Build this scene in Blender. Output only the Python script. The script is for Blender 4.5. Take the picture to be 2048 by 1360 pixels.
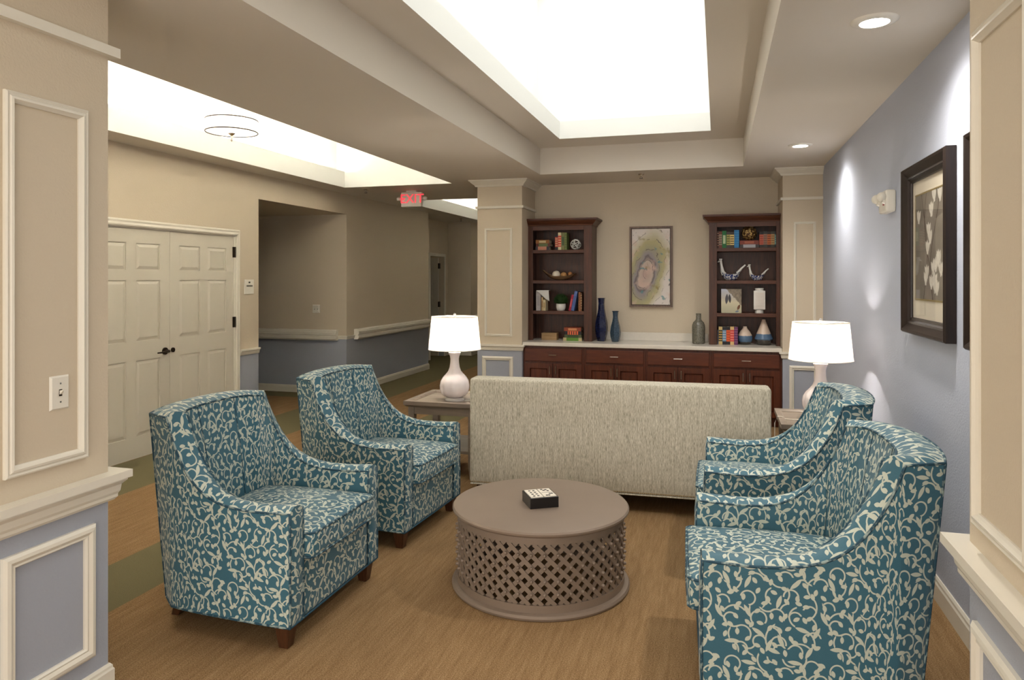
import bpy, bmesh, math, random
from mathutils import Vector, Matrix
random.seed(7)
PI = math.pi
for o in list(bpy.data.objects):
    bpy.data.objects.remove(o)
SC = bpy.context.scene
COL = SC.collection

# ------------------------------------------------------------------ camera
F, VX, HY, HC = 1425.0, 1436.0, 557.0, 1.58
YAW = math.atan((VX - 1024) / F)
cd = bpy.data.cameras.new('camera')
cam = bpy.data.objects.new('camera', cd)
COL.objects.link(cam)
cam.location = (0, 0, HC)
cam.rotation_euler = (PI / 2, 0, YAW)
cd.sensor_width = 36.0
cd.lens = F / 2048 * 36.0
cd.shift_y = -(680 - HY) / 2048
cd.clip_start = 0.05
SC.camera = cam
# ------------------------------------------------------------------ world, exposure
world = bpy.data.worlds.new('world')
SC.world = world
world.use_nodes = True
bg = world.node_tree.nodes['Background']
bg.inputs[0].default_value = (1.0, 0.945, 0.875, 1)
bg.inputs[1].default_value = 1.2
vs = SC.view_settings
vs.view_transform = 'Standard'
vs.look = 'None'
vs.gamma = 1.0
vs.use_curve_mapping = False
vs.exposure = 1.5
SC.cycles.diffuse_bounces = 3
SC.cycles.glossy_bounces = 3
SC.cycles.max_bounces = 8
COVE, CORR, CAN, LAMP, SKY1 = 3.2, 34.0, 30.0, 48.0, 1.00      # strengths of the lamps the place has
WARM = (1.0, 0.86, 0.70)
NEUT = (1.0, 0.955, 0.88)

# pixel helpers: a photo pixel is a direction, the plane it meets gives the distance
FW = Vector((-math.sin(YAW), math.cos(YAW), 0)); RT = Vector((math.cos(YAW), math.sin(YAW), 0)); UP = Vector((0, 0, 1))
def ray(x, y): return FW + RT * ((x - 1024) / F) + UP * ((HY - y) / F)
def PZ(x, y, z):
    r = ray(x, y); return Vector((0, 0, HC)) + r * ((z - HC) / r.z)
def PX(x, y, X):
    r = ray(x, y); return Vector((0, 0, HC)) + r * (X / r.x)
def PY(x, y, Y):
    r = ray(x, y); return Vector((0, 0, HC)) + r * (Y / r.y)

# ------------------------------------------------------------------ materials
def lin(c):
    f = lambda v: (v / 255 / 12.92) if v / 255 <= 0.04045 else ((v / 255 + 0.055) / 1.055) ** 2.4
    return (f(c[0]), f(c[1]), f(c[2]), 1.0)

class NT:
    def __init__(s, name):
        s.mat = bpy.data.materials.new(name); s.mat.use_nodes = True
        s.t = s.mat.node_tree; s.n = s.t.nodes; s.l = s.t.links
        s.b = s.n['Principled BSDF']
    def put(s, sock, v):
        if v is None: return
        if isinstance(v, bpy.types.NodeSocket): s.l.new(v, sock)
        else: sock.default_value = v
    def m(s, op, a, b=None, c=None, clamp=False):
        n = s.n.new('ShaderNodeMath'); n.operation = op; n.use_clamp = clamp
        s.put(n.inputs[0], a); s.put(n.inputs[1], b); s.put(n.inputs[2], c)
        return n.outputs[0]
    def v(s, op, a, b=None, c=None):
        n = s.n.new('ShaderNodeVectorMath'); n.operation = op
        s.put(n.inputs[0], a); s.put(n.inputs[1], b); s.put(n.inputs[2], c)
        return n.outputs['Value'] if op in ('LENGTH', 'DOT_PRODUCT', 'DISTANCE') else n.outputs['Vector']
    def mix(s, f, a, b):
        n = s.n.new('ShaderNodeMix'); n.data_type = 'RGBA'
        s.put(n.inputs[0], f); s.put(n.inputs[6], a); s.put(n.inputs[7], b)
        return n.outputs[2]
    def noise(s, vec, scale, detail=3, rough=0.5):
        n = s.n.new('ShaderNodeTexNoise'); s.put(n.inputs['Vector'], vec)
        n.inputs['Scale'].default_value = scale; n.inputs['Detail'].default_value = detail; n.inputs['Roughness'].default_value = rough
        return n.outputs['Fac']
    def ramp(s, f, stops):
        n = s.n.new('ShaderNodeValToRGB'); s.put(n.inputs[0], f)
        e = n.color_ramp.elements
        while len(e) < len(stops): e.new(0.5)
        for i, (p, c) in enumerate(stops): e[i].position = p; e[i].color = c
        return n.outputs[0]
    def pos(s): return s.n.new('ShaderNodeNewGeometry').outputs['Position']
    def obj(s): return s.n.new('ShaderNodeTexCoord').outputs['Object']
    def gen(s): return s.n.new('ShaderNodeTexCoord').outputs['Generated']
    def uv(s): return s.n.new('ShaderNodeTexCoord').outputs['UV']
    def xyz(s, vec):
        n = s.n.new('ShaderNodeSeparateXYZ'); s.put(n.inputs[0], vec); return n.outputs
    def cxyz(s, x, y, z=0.0):
        n = s.n.new('ShaderNodeCombineXYZ')
        s.put(n.inputs[0], x); s.put(n.inputs[1], y); s.put(n.inputs[2], z); return n.outputs[0]
    def bump(s, h, strength=0.2, dist=0.01):
        n = s.n.new('ShaderNodeBump'); s.put(n.inputs['Height'], h)
        n.inputs['Strength'].default_value = strength; n.inputs['Distance'].default_value = dist
        s.l.new(n.outputs[0], s.b.inputs['Normal'])
    def fin(s, col, rough=0.6, metal=0.0, spec=0.4):
        s.put(s.b.inputs['Base Color'], col); s.put(s.b.inputs['Roughness'], rough)
        s.b.inputs['Metallic'].default_value = metal; s.b.inputs['Specular IOR Level'].default_value = spec
        return s.mat
    def leaf(s, p, cx, cy, ang, ln, wd, tile=None):
        q = s.v('SUBTRACT', p, (cx, cy, 0))
        if tile: q = s.v('WRAP', q, (tile[0] / 2, tile[1] / 2, 1), (-tile[0] / 2, -tile[1] / 2, -1))
        n = s.n.new('ShaderNodeVectorRotate'); n.rotation_type = 'Z_AXIS'
        s.l.new(q, n.inputs['Vector']); n.inputs['Angle'].default_value = ang
        q = s.v('ABSOLUTE', n.outputs[0])
        a, b = ln / 2, wd / 2
        r = (a * a + b * b) / (2 * b)
        return s.m('SUBTRACT', s.v('LENGTH', s.v('ADD', q, (r - b, 0, 0))), r)   # long axis = local y
    def arc(s, p, cx, cy, R, t, n, c, tile=None):
        q = s.v('SUBTRACT', p, (cx, cy, 0))
        if tile: q = s.v('WRAP', q, (tile[0] / 2, tile[1] / 2, 1), (-tile[0] / 2, -tile[1] / 2, -1))
        d = s.m('SUBTRACT', s.m('ABSOLUTE', s.m('SUBTRACT', s.v('LENGTH', q), R)), t)
        cut = s.m('SUBTRACT', c, s.v('DOT_PRODUCT', q, (n[0], n[1], 0)))
        return s.m('MAXIMUM', d, cut)

MATS = {}
def plain(name, col, rough=0.6, metal=0.0, spec=0.4, var=0.0, vscale=6.0, bump=0.0, bscale=120.0):
    if name in MATS: return MATS[name]
    s = NT(name); c = lin(col)
    out = c
    if var:
        f = s.noise(s.obj(), vscale, 3)
        out = s.mix(f, tuple(x * (1 - var) for x in c[:3]) + (1,), tuple(min(1, x * (1 + var)) for x in c[:3]) + (1,))
    if bump: s.bump(s.noise(s.obj(), bscale, 1), bump, 0.004)
    MATS[name] = s.fin(out, rough, metal, spec)
    return MATS[name]
def emit(name, col, strength):
    s = NT(name); s.b.inputs['Emission Color'].default_value = tuple(col) + (1,); s.b.inputs['Emission Strength'].default_value = strength
    return s.fin((0.8, 0.8, 0.8, 1), 0.5)
def wood(name, c1, c2, rough=0.4, axis=2, scale=1.0, spec=0.4):
    s = NT(name); st = [14 * scale] * 3; st[axis] = 1.2 * scale
    p = s.v('MULTIPLY', s.obj(), tuple(st))
    f = s.noise(p, 2.2, 5, 0.6)
    f2 = s.noise(p, 9.0, 2)
    f = s.m('ADD', s.m('MULTIPLY', f, 0.75), s.m('MULTIPLY', f2, 0.25))
    col = s.ramp(f, [(0.3, lin(c1)), (0.7, lin(c2))])
    s.bump(f2, 0.08, 0.002)
    MATS[name] = s.fin(col, rough, 0, spec); return MATS[name]
def wallpaint(name, upper, lower=None, split=0.78):
    s = NT(name); p = s.pos()
    col = lin(upper)
    if lower: col = s.mix(s.m('GREATER_THAN', s.xyz(p)[2], split), lin(lower), lin(upper))
    s.bump(s.noise(p, 110, 1, 0.6), 0.32, 0.004)
    MATS[name] = s.fin(col, 0.62, 0, 0.3); return MATS[name]

BEIGE = (214, 199, 175); BLUE = (169, 173, 183)
wallpaint('wall two tone', BEIGE, BLUE)
wallpaint('wall beige', BEIGE)
wallpaint('wall lavender blue', (194, 200, 215))
plain('ceiling paint', (228, 219, 205), 0.75, 0, 0.2, 0, 2, 0.10, 90)
plain('well white', (236, 235, 228), 0.7, 0, 0.2)
plain('trim white', (233, 226, 210), 0.38, 0, 0.45, 0.03, 8)
plain('door white', (219, 211, 194), 0.4, 0, 0.45, 0.02, 5)
plain('dark metal', (62, 52, 42), 0.35, 0.85, 0.5, 0.1, 30)
plain('nickel', (200, 192, 178), 0.25, 1.0, 0.5, 0.05, 30)
plain('white plastic', (236, 230, 216), 0.4, 0, 0.5, 0.02, 20)
wood('cherry wood', (64, 30, 17), (104, 51, 29), 0.36, 2)
wood('cherry wood flat', (66, 31, 18), (110, 54, 31), 0.36, 0)
wood('bookcase wood', (54, 28, 15), (92, 50, 28), 0.4, 2)
wood('bookcase wood flat', (60, 31, 17), (102, 55, 31), 0.4, 0)
wood('taupe wood', (112, 100, 88), (142, 128, 113), 0.42, 0, 0.8)
wood('chair leg wood', (52, 30, 17), (84, 50, 28), 0.35, 2, 2)
wood('frame wood', (22, 15, 12), (44, 30, 24), 0.38, 2, 1.5)
plain('taupe metal', (134, 117, 102), 0.42, 0.15, 0.5, 0.06, 7)
plain('stone counter', (226, 218, 204), 0.22, 0, 0.5, 0.05, 40)
plain('lamp ceramic', (236, 226, 224), 0.12, 0, 0.6, 0.02, 12)
plain('acrylic foot', (205, 200, 195), 0.1, 0, 0.7)
plain('underside cloth', (28, 26, 26), 0.9, 0, 0.1, 0.1, 60)

def m_carpet():
    s = NT('carpet'); p = s.pos(); x, y, z = s.xyz(p)
    st = s.noise(s.cxyz(s.m('MULTIPLY', x, 30.0), s.m('MULTIPLY', y, 2.4), 0.0), 1.0, 3, 0.65)
    st2 = s.noise(s.cxyz(s.m('MULTIPLY', x, 90.0), s.m('MULTIPLY', y, 6.0), 0.0), 1.0, 2)
    fine = s.noise(p, 190, 2, 0.75)
    f = s.m('ADD', s.m('MULTIPLY', st, 0.17), s.m('ADD', s.m('MULTIPLY', st2, 0.15), s.m('MULTIPLY', fine, 0.68)))
    tan = s.ramp(f, [(0.30, lin((96, 72, 46))), (0.5, lin((142, 112, 77))), (0.70, lin((184, 154, 114)))])
    grn = s.mix(fine, lin((98, 91, 64)), lin((130, 121, 90)))
    band = lambda a, b: s.m('MULTIPLY', s.m('GREATER_THAN', x, a), s.m('LESS_THAN', x, b))
    g = s.m('MAXIMUM', band(-4.9, -4.19), band(-3.22, -2.77))
    alc = s.m('MULTIPLY', s.m('LESS_THAN', x, -4.86), s.m('GREATER_THAN', y, 8.32))
    g = s.m('MAXIMUM', g, alc)
    s.bump(s.m('ADD', s.m('MULTIPLY', fine, 0.8), s.m('MULTIPLY', st2, 0.2)), 0.6, 0.006)
    MATS['carpet'] = s.fin(s.mix(g, tan, grn), 0.95, 0, 0.08)
m_carpet()

# print traced from the fabric: one repeat, units = 1/945 of its width
VT = (945.0, 895.0)
# stems and curls: circle centre, radius, start angle, sweep (degrees, y down as printed)
V_ARC = [(275,240,70,170,235),(120,335,62,200,150),(300,385,68,75,105),(415,515,66,205,225),(480,365,84,240,95),(655,495,80,125,110),
 (190,548,58,235,125),(300,700,112,225,85),(258,715,58,165,145),(285,700,88,70,100),(365,850,76,235,150),(512,705,70,160,225),(590,560,78,60,75),
 (672,685,70,225,150),(650,835,58,205,120),(735,905,160,170,58),(520,922,58,140,215),(690,938,66,190,170),(800,500,66,190,165),
 (880,690,96,130,110),(838,700,58,200,120),(1040,420,95,150,85),(900,590,128,-42,80),(985,262,66,195,125),(800,180,72,75,85),(752,335,68,215,115),
 (905,415,75,205,70),(965,645,60,215,125),(885,925,125,275,90),(958,890,48,150,150),(880,1060,125,225,75),(840,1010,62,235,125),
 (840,300,85,-50,65),(420,930,60,40,95),(350,990,60,190,190),(620,200,118,118,75),(640,170,50,60,110)]
# long leaves: centre, angle of the long axis (deg, y down), length, width
V_LONG = [(220,325,62,130),(415,362,-65,140),(420,226,8,130),(842,385,-42,120),(835,216,6,135),(693,548,-72,140),(413,640,62,135),(150,640,62,140),(508,832,32,130),
 (900,806,18,120),(270,922,-3,140),(603,955,-66,130),(710,915,66,135),(960,1012,-60,120)]
# small leaves: centre, angle, (all one size)
V_SML = [(160,358,100),(235,252,70),(308,298,80),(338,340,-5),(112,208,-40),(132,178,30),(470,195,50),(452,278,-5),(477,350,55),(583,338,45),(622,365,100),
 (145,450,40),(155,545,80),(258,466,-10),(302,438,60),(375,506,95),(506,445,-60),(585,215,-10),(655,215,50),(648,460,25),(597,525,80),(565,562,-12),
 (185,625,60),(330,572,-35),(312,606,50),(305,686,50),(212,770,-10),(257,765,40),(500,635,-35),(525,748,15),(627,680,90),(712,705,70),(748,682,-60),
 (413,742,45),(448,765,-60),(320,832,90),(210,858,-70),(415,897,-40),(612,793,-60),(700,812,60),(655,950,45),(498,958,20),(762,545,50),(742,425,20),
 (857,520,80),(868,562,20),(690,288,10),(705,330,60),(856,292,10),(890,268,80),(925,392,45),(942,497,-5),(992,497,75),
 (935,590,0),(848,708,-30),(922,716,60),(962,700,-35),(775,797,-30),(1006,780,-75),(924,892,75),(800,890,65),(832,922,5),(1006,955,50),(888,1042,80),
 (295,982,60),(388,1030,-50),(1062,240,55),(1028,290,-35),(85,268,-40),(75,402,-75),(88,912,-30)]

V_ARC = [(x, y, r_, a - 13, w + 26) for x, y, r_, a, w in V_ARC] + [(255,340,100,-20,75),(60,560,95,-40,70),(130,760,90,-60,75),(560,640,130,150,50),(690,470,95,-35,75),(1000,300,90,100,90),
 (330,860,90,150,70),(480,960,95,100,75),(780,640,75,190,75),(940,770,85,-60,80),(180,430,75,-75,90),(620,870,85,-80,85),(480,520,100,-10,60),(860,180,75,-10,75),(700,330,80,80,70),(250,1000,80,-70,85),(700,110,55,180,150),(60,830,60,200,150)]
V_LONG += [(640,108,20,130),(80,780,-60,130)]
V_SML += [(545,112,60),(748,130,80)]
def m_vine():
    s = NT('vine fabric'); TW, TH = VT; S = TW / 0.35
    p = s.v('WRAP', s.v('MULTIPLY', s.uv(), (S, -S, 0)), (TW, TH, 1), (0, 0, -1))
    sk = lambda x, y: (x % TW, (y - .06 * (x - 575)) % TH)
    def around(x, y, m):
        x, y = sk(x, y)
        return [(x + i * TW, y + j * TH) for i in (-1, 0, 1) for j in (-1, 0, 1) if -m < x + i * TW < TW + m and -m < y + j * TH < TH + m]
    def lo(a, b): return b if a is None else s.m('MINIMUM', a, b)
    st = {'p': p, 'k': 0}
    def step(d):            # chains the elements so that only a few values are alive at once
        st['k'] += 1
        if d is not None and st['k'] % 6 == 0: st['p'] = s.v('MULTIPLY_ADD', d, (1e-7, 1e-7, 0), st['p'])
        return st['p']
    def leaves(lst, L, W):
        A, Bq = L / 2, W / 2; r = (A * A + Bq * Bq) / (2 * Bq); d = None
        for x, y, ang in lst:
            for cx, cy in around(x, y, A):
                p = step(d)
                n = s.n.new('ShaderNodeMapping'); n.vector_type = 'POINT'; a = -math.radians(ang)
                s.l.new(p, n.inputs[0]); n.inputs['Rotation'].default_value = (0, 0, a)
                n.inputs['Location'].default_value = (-(cx * math.cos(a) - cy * math.sin(a)), -(cx * math.sin(a) + cy * math.cos(a)), 0)
                d = lo(d, s.v('DISTANCE', s.v('ABSOLUTE', n.outputs[0]), (0, -(r - Bq), 0)))
        return s.m('SUBTRACT', d, r)
    arcs = None
    for x, y, R, a0, sp in V_ARC:
        am = math.radians(a0 + sp / 2); c = R * math.cos(math.radians(sp / 2)); nx, ny = math.cos(am), math.sin(am)
        for cx, cy in around(x, y, R + 8):
            p = step(arcs)
            q = s.m('ABSOLUTE', s.m('SUBTRACT', s.v('DISTANCE', p, (cx, cy, 0)), R))
            cut = s.m('SUBTRACT', c + cx * nx + cy * ny + 7.5, s.v('DOT_PRODUCT', p, (nx, ny, 0)))
            arcs = lo(arcs, s.m('MAXIMUM', q, cut))
    d = s.m('SUBTRACT', arcs, 7.5)
    st['p'] = s.v('MULTIPLY_ADD', d, (1e-7, 1e-7, 0), st['p'])
    d = lo(d, leaves([(x, y, a) for x, y, a, l in V_LONG], 136, 40))
    st['p'] = s.v('MULTIPLY_ADD', d, (1e-7, 1e-7, 0), st['p'])
    d = lo(d, leaves(V_SML, 66, 38))
    mask = s.m('MULTIPLY_ADD', d, -0.4, 0.5, clamp=True)
    weave = s.noise(s.v('MULTIPLY', s.uv(), (900, 350, 1)), 1.0, 1)
    teal = s.mix(weave, lin((42, 86, 102)), lin((66, 114, 130)))
    cream = s.mix(weave, lin((180, 186, 170)), lin((210, 213, 196)))
    s.bump(weave, 0.10, 0.002)
    s.b.inputs['Sheen Weight'].default_value = 0.15
    MATS['vine fabric'] = s.fin(s.mix(mask, teal, cream), 0.5, 0, 0.4)
m_vine()

def m_piping():
    s = NT('piping cord'); u = s.uv()
    f = s.noise(s.v('MULTIPLY', u, (30, 12, 1)), 1.0, 2)
    MATS['piping cord'] = s.fin(s.ramp(f, [(0.50, lin((38, 72, 88))), (0.60, lin((150, 164, 158)))]), 0.55, 0, 0.3)
m_piping()

def m_sofa():
    s = NT('sofa chenille'); p = s.obj()
    a = s.noise(s.v('MULTIPLY', p, (260, 260, 34)), 1.0, 2, 0.7); b = s.noise(s.v('MULTIPLY', p, (95, 95, 7)), 1.0, 2)
    f = s.m('ADD', s.m('MULTIPLY', a, 0.7), s.m('MULTIPLY', b, 0.3))
    col = s.ramp(f, [(0.32, lin((134, 126, 108))), (0.5, lin((192, 184, 164))), (0.66, lin((224, 217, 200)))])
    s.bump(a, 0.25, 0.003)
    MATS['sofa chenille'] = s.fin(col, 0.7, 0, 0.25)
m_sofa()

def m_painting():
    s = NT('abstract painting'); g = s.gen(); x, y, z = s.xyz(g)
    u = s.m('MULTIPLY', x, 1.0); v = s.m('MULTIPLY', z, 1.9)
    p0 = s.cxyz(u, v)
    n1 = s.n.new('ShaderNodeTexNoise'); s.l.new(p0, n1.inputs['Vector']); n1.inputs['Scale'].default_value = 2.6; n1.inputs['Detail'].default_value = 4
    p = s.v('ADD', p0, s.v('MULTIPLY', s.v('SUBTRACT', n1.outputs['Color'], (.5, .5, .5)), (0.30, 0.30, 0)))
    a_ = math.radians(16)
    qx, qy, qz = s.xyz(s.v('SUBTRACT', p, (0.36, 0.78, 0)))
    e1 = s.m('MULTIPLY', s.m('ADD', s.m('MULTIPLY', qx, math.cos(a_)), s.m('MULTIPLY', qy, -math.sin(a_))), 1 / 0.50)
    e2 = s.m('MULTIPLY', s.m('ADD', s.m('MULTIPLY', qx, math.sin(a_)), s.m('MULTIPLY', qy, math.cos(a_))), 1 / 1.05)
    r = s.v('LENGTH', s.cxyz(e1, e2))
    col = s.ramp(s.m('MULTIPLY', r, 0.6), [(0.0, lin((186, 158, 146))), (0.20, lin((196, 178, 164))), (0.27, lin((112, 102, 104))), (0.30, lin((150, 142, 142))),
                     (0.40, lin((168, 160, 128))), (0.50, lin((182, 172, 128))), (0.58, lin((204, 196, 172))), (0.72, lin((222, 212, 204)))])
    blot = s.noise(p0, 3.4, 3)
    col = s.mix(s.ramp(blot, [(0.60, (0, 0, 0, 1)), (0.70, (.7, .7, .7, 1))]), col, lin((142, 124, 62)))
    blot2 = s.noise(s.v('ADD', p0, (5.3, 2.1, 0)), 4.2, 2)
    col = s.mix(s.ramp(blot2, [(0.65, (0, 0, 0, 1)), (0.70, (.75, .75, .75, 1))]), col, lin((86, 136, 140)))
    blot3 = s.noise(s.v('ADD', p0, (1.3, 8.1, 0)), 2.6, 3)
    col = s.mix(s.ramp(blot3, [(0.55, (0, 0, 0, 1)), (0.7, (.8, .8, .8, 1))]), col, lin((212, 180, 164)))
    lines = s.m('ABSOLUTE', s.m('SUBTRACT', s.m('FRACT', s.m('MULTIPLY', r, 4.0)), 0.5))
    brk = s.noise(p0, 5.0, 2)
    lm = s.m('MULTIPLY', s.m('LESS_THAN', lines, 0.035), s.m('GREATER_THAN', brk, 0.5))
    col = s.mix(s.m('MULTIPLY', lm, 0.7), col, lin((92, 82, 80)))
    MATS['abstract painting'] = s.fin(col, 0.5, 0, 0.3)
m_painting()

def m_magnolia():
    rnd = random.Random(11)
    s = NT('magnolia print'); g = s.gen(); x, y, z = s.xyz(g)
    p = s.cxyz(y, s.m('MULTIPLY', z, 1.3))
    n = s.noise(p, 3.0, 3); n2 = s.noise(p, 14, 2)
    col = s.mix(n, lin((98, 92, 84)), lin((158, 148, 134)))
    stems = []
    for x0, k, ph in ((0.30, 0.16, 0.4), (0.52, -0.14, 1.6), (0.68, 0.12, 3.0)):
        xx = s.m('ADD', x0, s.m('MULTIPLY', s.m('SINE', s.m('MULTIPLY_ADD', p and s.xyz(p)[1], 3.2, ph)), k))
        stems.append(s.m('SUBTRACT', s.m('ABSOLUTE', s.m('SUBTRACT', y, xx)), 0.009))
    d = stems[0]
    for q in stems[1:]: d = s.m('MINIMUM', d, q)
    col = s.mix(s.m('MULTIPLY_ADD', d, -200.0, 0.5, clamp=True), col, lin((78, 62, 52)))
    pet = []
    for i in range(19):
        cx, cy = rnd.uniform(0.10, 0.90), rnd.uniform(0.08, 1.2)
        for a in (-0.5, 0.05, 0.55):
            pet.append(s.leaf(p, cx + 0.045 * math.sin(a), cy + 0.05 * math.cos(a), a + rnd.uniform(-.15, .15), 0.19, 0.07))
    d = pet[0]
    for q in pet[1:]: d = s.m('MINIMUM', d, q)
    wht = s.mix(n2, lin((196, 188, 172)), lin((236, 230, 218)))
    col = s.mix(s.m('MULTIPLY_ADD', d, -140.0, 0.5, clamp=True), col, wht)
    MATS['magnolia print'] = s.fin(col, 0.6, 0, 0.2)
m_magnolia()

def m_bookcover():
    s = NT('picture book print'); g = s.gen(); x, y, z = s.xyz(g)
    p = s.cxyz(x, z); n = s.noise(p, 9, 4)
    col = s.ramp(z, [(0.0, lin((186, 182, 150))), (0.45, lin((214, 204, 172))), (0.62, lin((196, 186, 170))), (1.0, lin((188, 192, 206)))])
    tre = s.m('GREATER_THAN', s.m('ADD', s.m('MULTIPLY', x, 0.9), s.m('ADD', z, s.m('MULTIPLY', n, 0.2))), 1.32)
    col = s.mix(tre, col, s.mix(n, lin((60, 50, 42)), lin((176, 160, 136))))
    for cx, cz, a, l, w, c in ((0.27, 0.58, 0.1, 0.44, 0.15, (72, 70, 78)), (0.42, 0.6, -0.1, 0.38, 0.13, (58, 56, 60)), (0.86, 0.24, 0.5, 0.26, 0.12, (112, 70, 40)), (0.78, 0.07, 1.4, 0.2, 0.07, (110, 124, 140))):
        d = s.leaf(p, cx, cz, a, l, w)
        col = s.mix(s.m('MULTIPLY_ADD', d, -60.0, 0.5, clamp=True), col, lin(c))
    MATS['picture book print'] = s.fin(col, 0.4, 0, 0.4)
m_bookcover()

def m_ball():
    s = NT('gold pebble'); v = s.n.new('ShaderNodeTexVoronoi'); s.l.new(s.obj(), v.inputs['Vector']); v.inputs['Scale'].default_value = 48
    col = s.ramp(v.outputs['Distance'], [(0.25, lin((206, 172, 108))), (0.6, lin((74, 46, 22)))])
    s.bump(s.m('SUBTRACT', 1.0, v.outputs['Distance']), 0.8, 0.01)
    MATS['gold pebble'] = s.fin(col, 0.35, 0.3, 0.5)
m_ball()
def m_blueware(name, scale, mode):
    s = NT(name); p = s.obj()
    if mode == 0:
        f = s.noise(p, scale, 3, 0.6); f = s.m('GREATER_THAN', f, 0.5)
    else:
        v = s.n.new('ShaderNodeTexVoronoi'); s.l.new(p, v.inputs['Vector']); v.inputs['Scale'].default_value = scale
        f = s.m('GREATER_THAN', v.outputs['Distance'], 0.45)
    MATS[name] = s.fin(s.mix(f, lin((228, 226, 222)), lin((58, 70, 124))), 0.15, 0, 0.6)
m_blueware('blue floral ceramic', 55, 0); m_blueware('blue scale ceramic', 75, 1)
plain('white ceramic', (232, 228, 220), 0.2, 0, 0.6, 0.02, 20)
def m_threetone(name, z1, z2):
    s = NT(name); x, y, z = s.xyz(s.obj()); n = s.m('MULTIPLY', s.noise(s.obj(), 40, 2), 0.012)
    z = s.m('ADD', z, n)
    c = s.mix(s.m('GREATER_THAN', z, z1), lin((66, 60, 56)), lin((84, 112, 142)))
    c = s.mix(s.m('GREATER_THAN', z, z2), c, lin((214, 192, 172)))
    MATS[name] = s.fin(c, 0.15, 0, 0.6)
m_threetone('dipped glaze round', 0.036, 0.105); m_threetone('dipped glaze cone', 0.062, 0.128)
def m_speck(name, c1, c2, scale, rough):
    s = NT(name); v = s.n.new('ShaderNodeTexVoronoi'); s.l.new(s.obj(), v.inputs['Vector']); v.inputs['Scale'].default_value = scale
    s.bump(v.outputs['Distance'], 0.35, 0.003)
    MATS[name] = s.fin(s.ramp(v.outputs['Distance'], [(0.1, lin(c1)), (0.6, lin(c2))]), rough, 0, 0.6)
m_speck('navy glaze', (14, 18, 44), (24, 32, 66), 60, 0.14)
m_speck('teal glaze', (28, 44, 64), (56, 76, 92), 90, 0.18)
m_speck('olive glaze', (78, 76, 66), (116, 112, 98), 75, 0.2)
s_ = NT('glass'); s_.fin((1, 1, 1, 1), 0.03, 0, 0.5)
gt = s_.n.new('ShaderNodeBsdfTransparent'); gm = s_.n.new('ShaderNodeMixShader'); gg = s_.n.new('ShaderNodeBsdfGlossy'); gg.inputs['Roughness'].default_value = 0.02
fr = s_.n.new('ShaderNodeLayerWeight'); fr.inputs[0].default_value = 0.5
s_.l.new(s_.m('MULTIPLY_ADD', s_.m('POWER', fr.outputs['Facing'], 5.0), 0.4, 0.02), gm.inputs[0]); s_.l.new(gt.outputs[0], gm.inputs[1]); s_.l.new(gg.outputs[0], gm.inputs[2]); s_.l.new(gm.outputs[0], s_.n['Material Output'].inputs[0])
MATS['glass'] = s_.mat
def m_shade(name, col, t):
    s = NT(name); tr = s.n.new('ShaderNodeBsdfTranslucent'); tr.inputs[0].default_value = lin(col)
    mx = s.n.new('ShaderNodeMixShader'); mx.inputs[0].default_value = t
    s.fin(lin(col), 0.8, 0, 0.1)
    s.l.new(s.b.outputs[0], mx.inputs[1]); s.l.new(tr.outputs[0], mx.inputs[2])
    s.l.new(mx.outputs[0], s.n['Material Output'].inputs[0]); MATS[name] = s.mat
m_shade('linen shade', (244, 238, 232), 0.6)
MATS['cove tube'] = emit('cove tube', NEUT, COVE)
MATS['corridor tube'] = emit('corridor tube', NEUT, CORR)
MATS['tray skylight'] = emit('tray skylight', (0.96, 0.98, 1.0), SKY1)
MATS['can lens'] = emit('can lens', (1, 0.93, 0.84), 14)
MATS['exit red'] = emit('exit red', (1.0, 0.045, 0.06), 0.55)
MATS['exit red'].node_tree.nodes['Principled BSDF'].inputs['Base Color'].default_value = lin((170, 24, 30))
M = MATS

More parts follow.
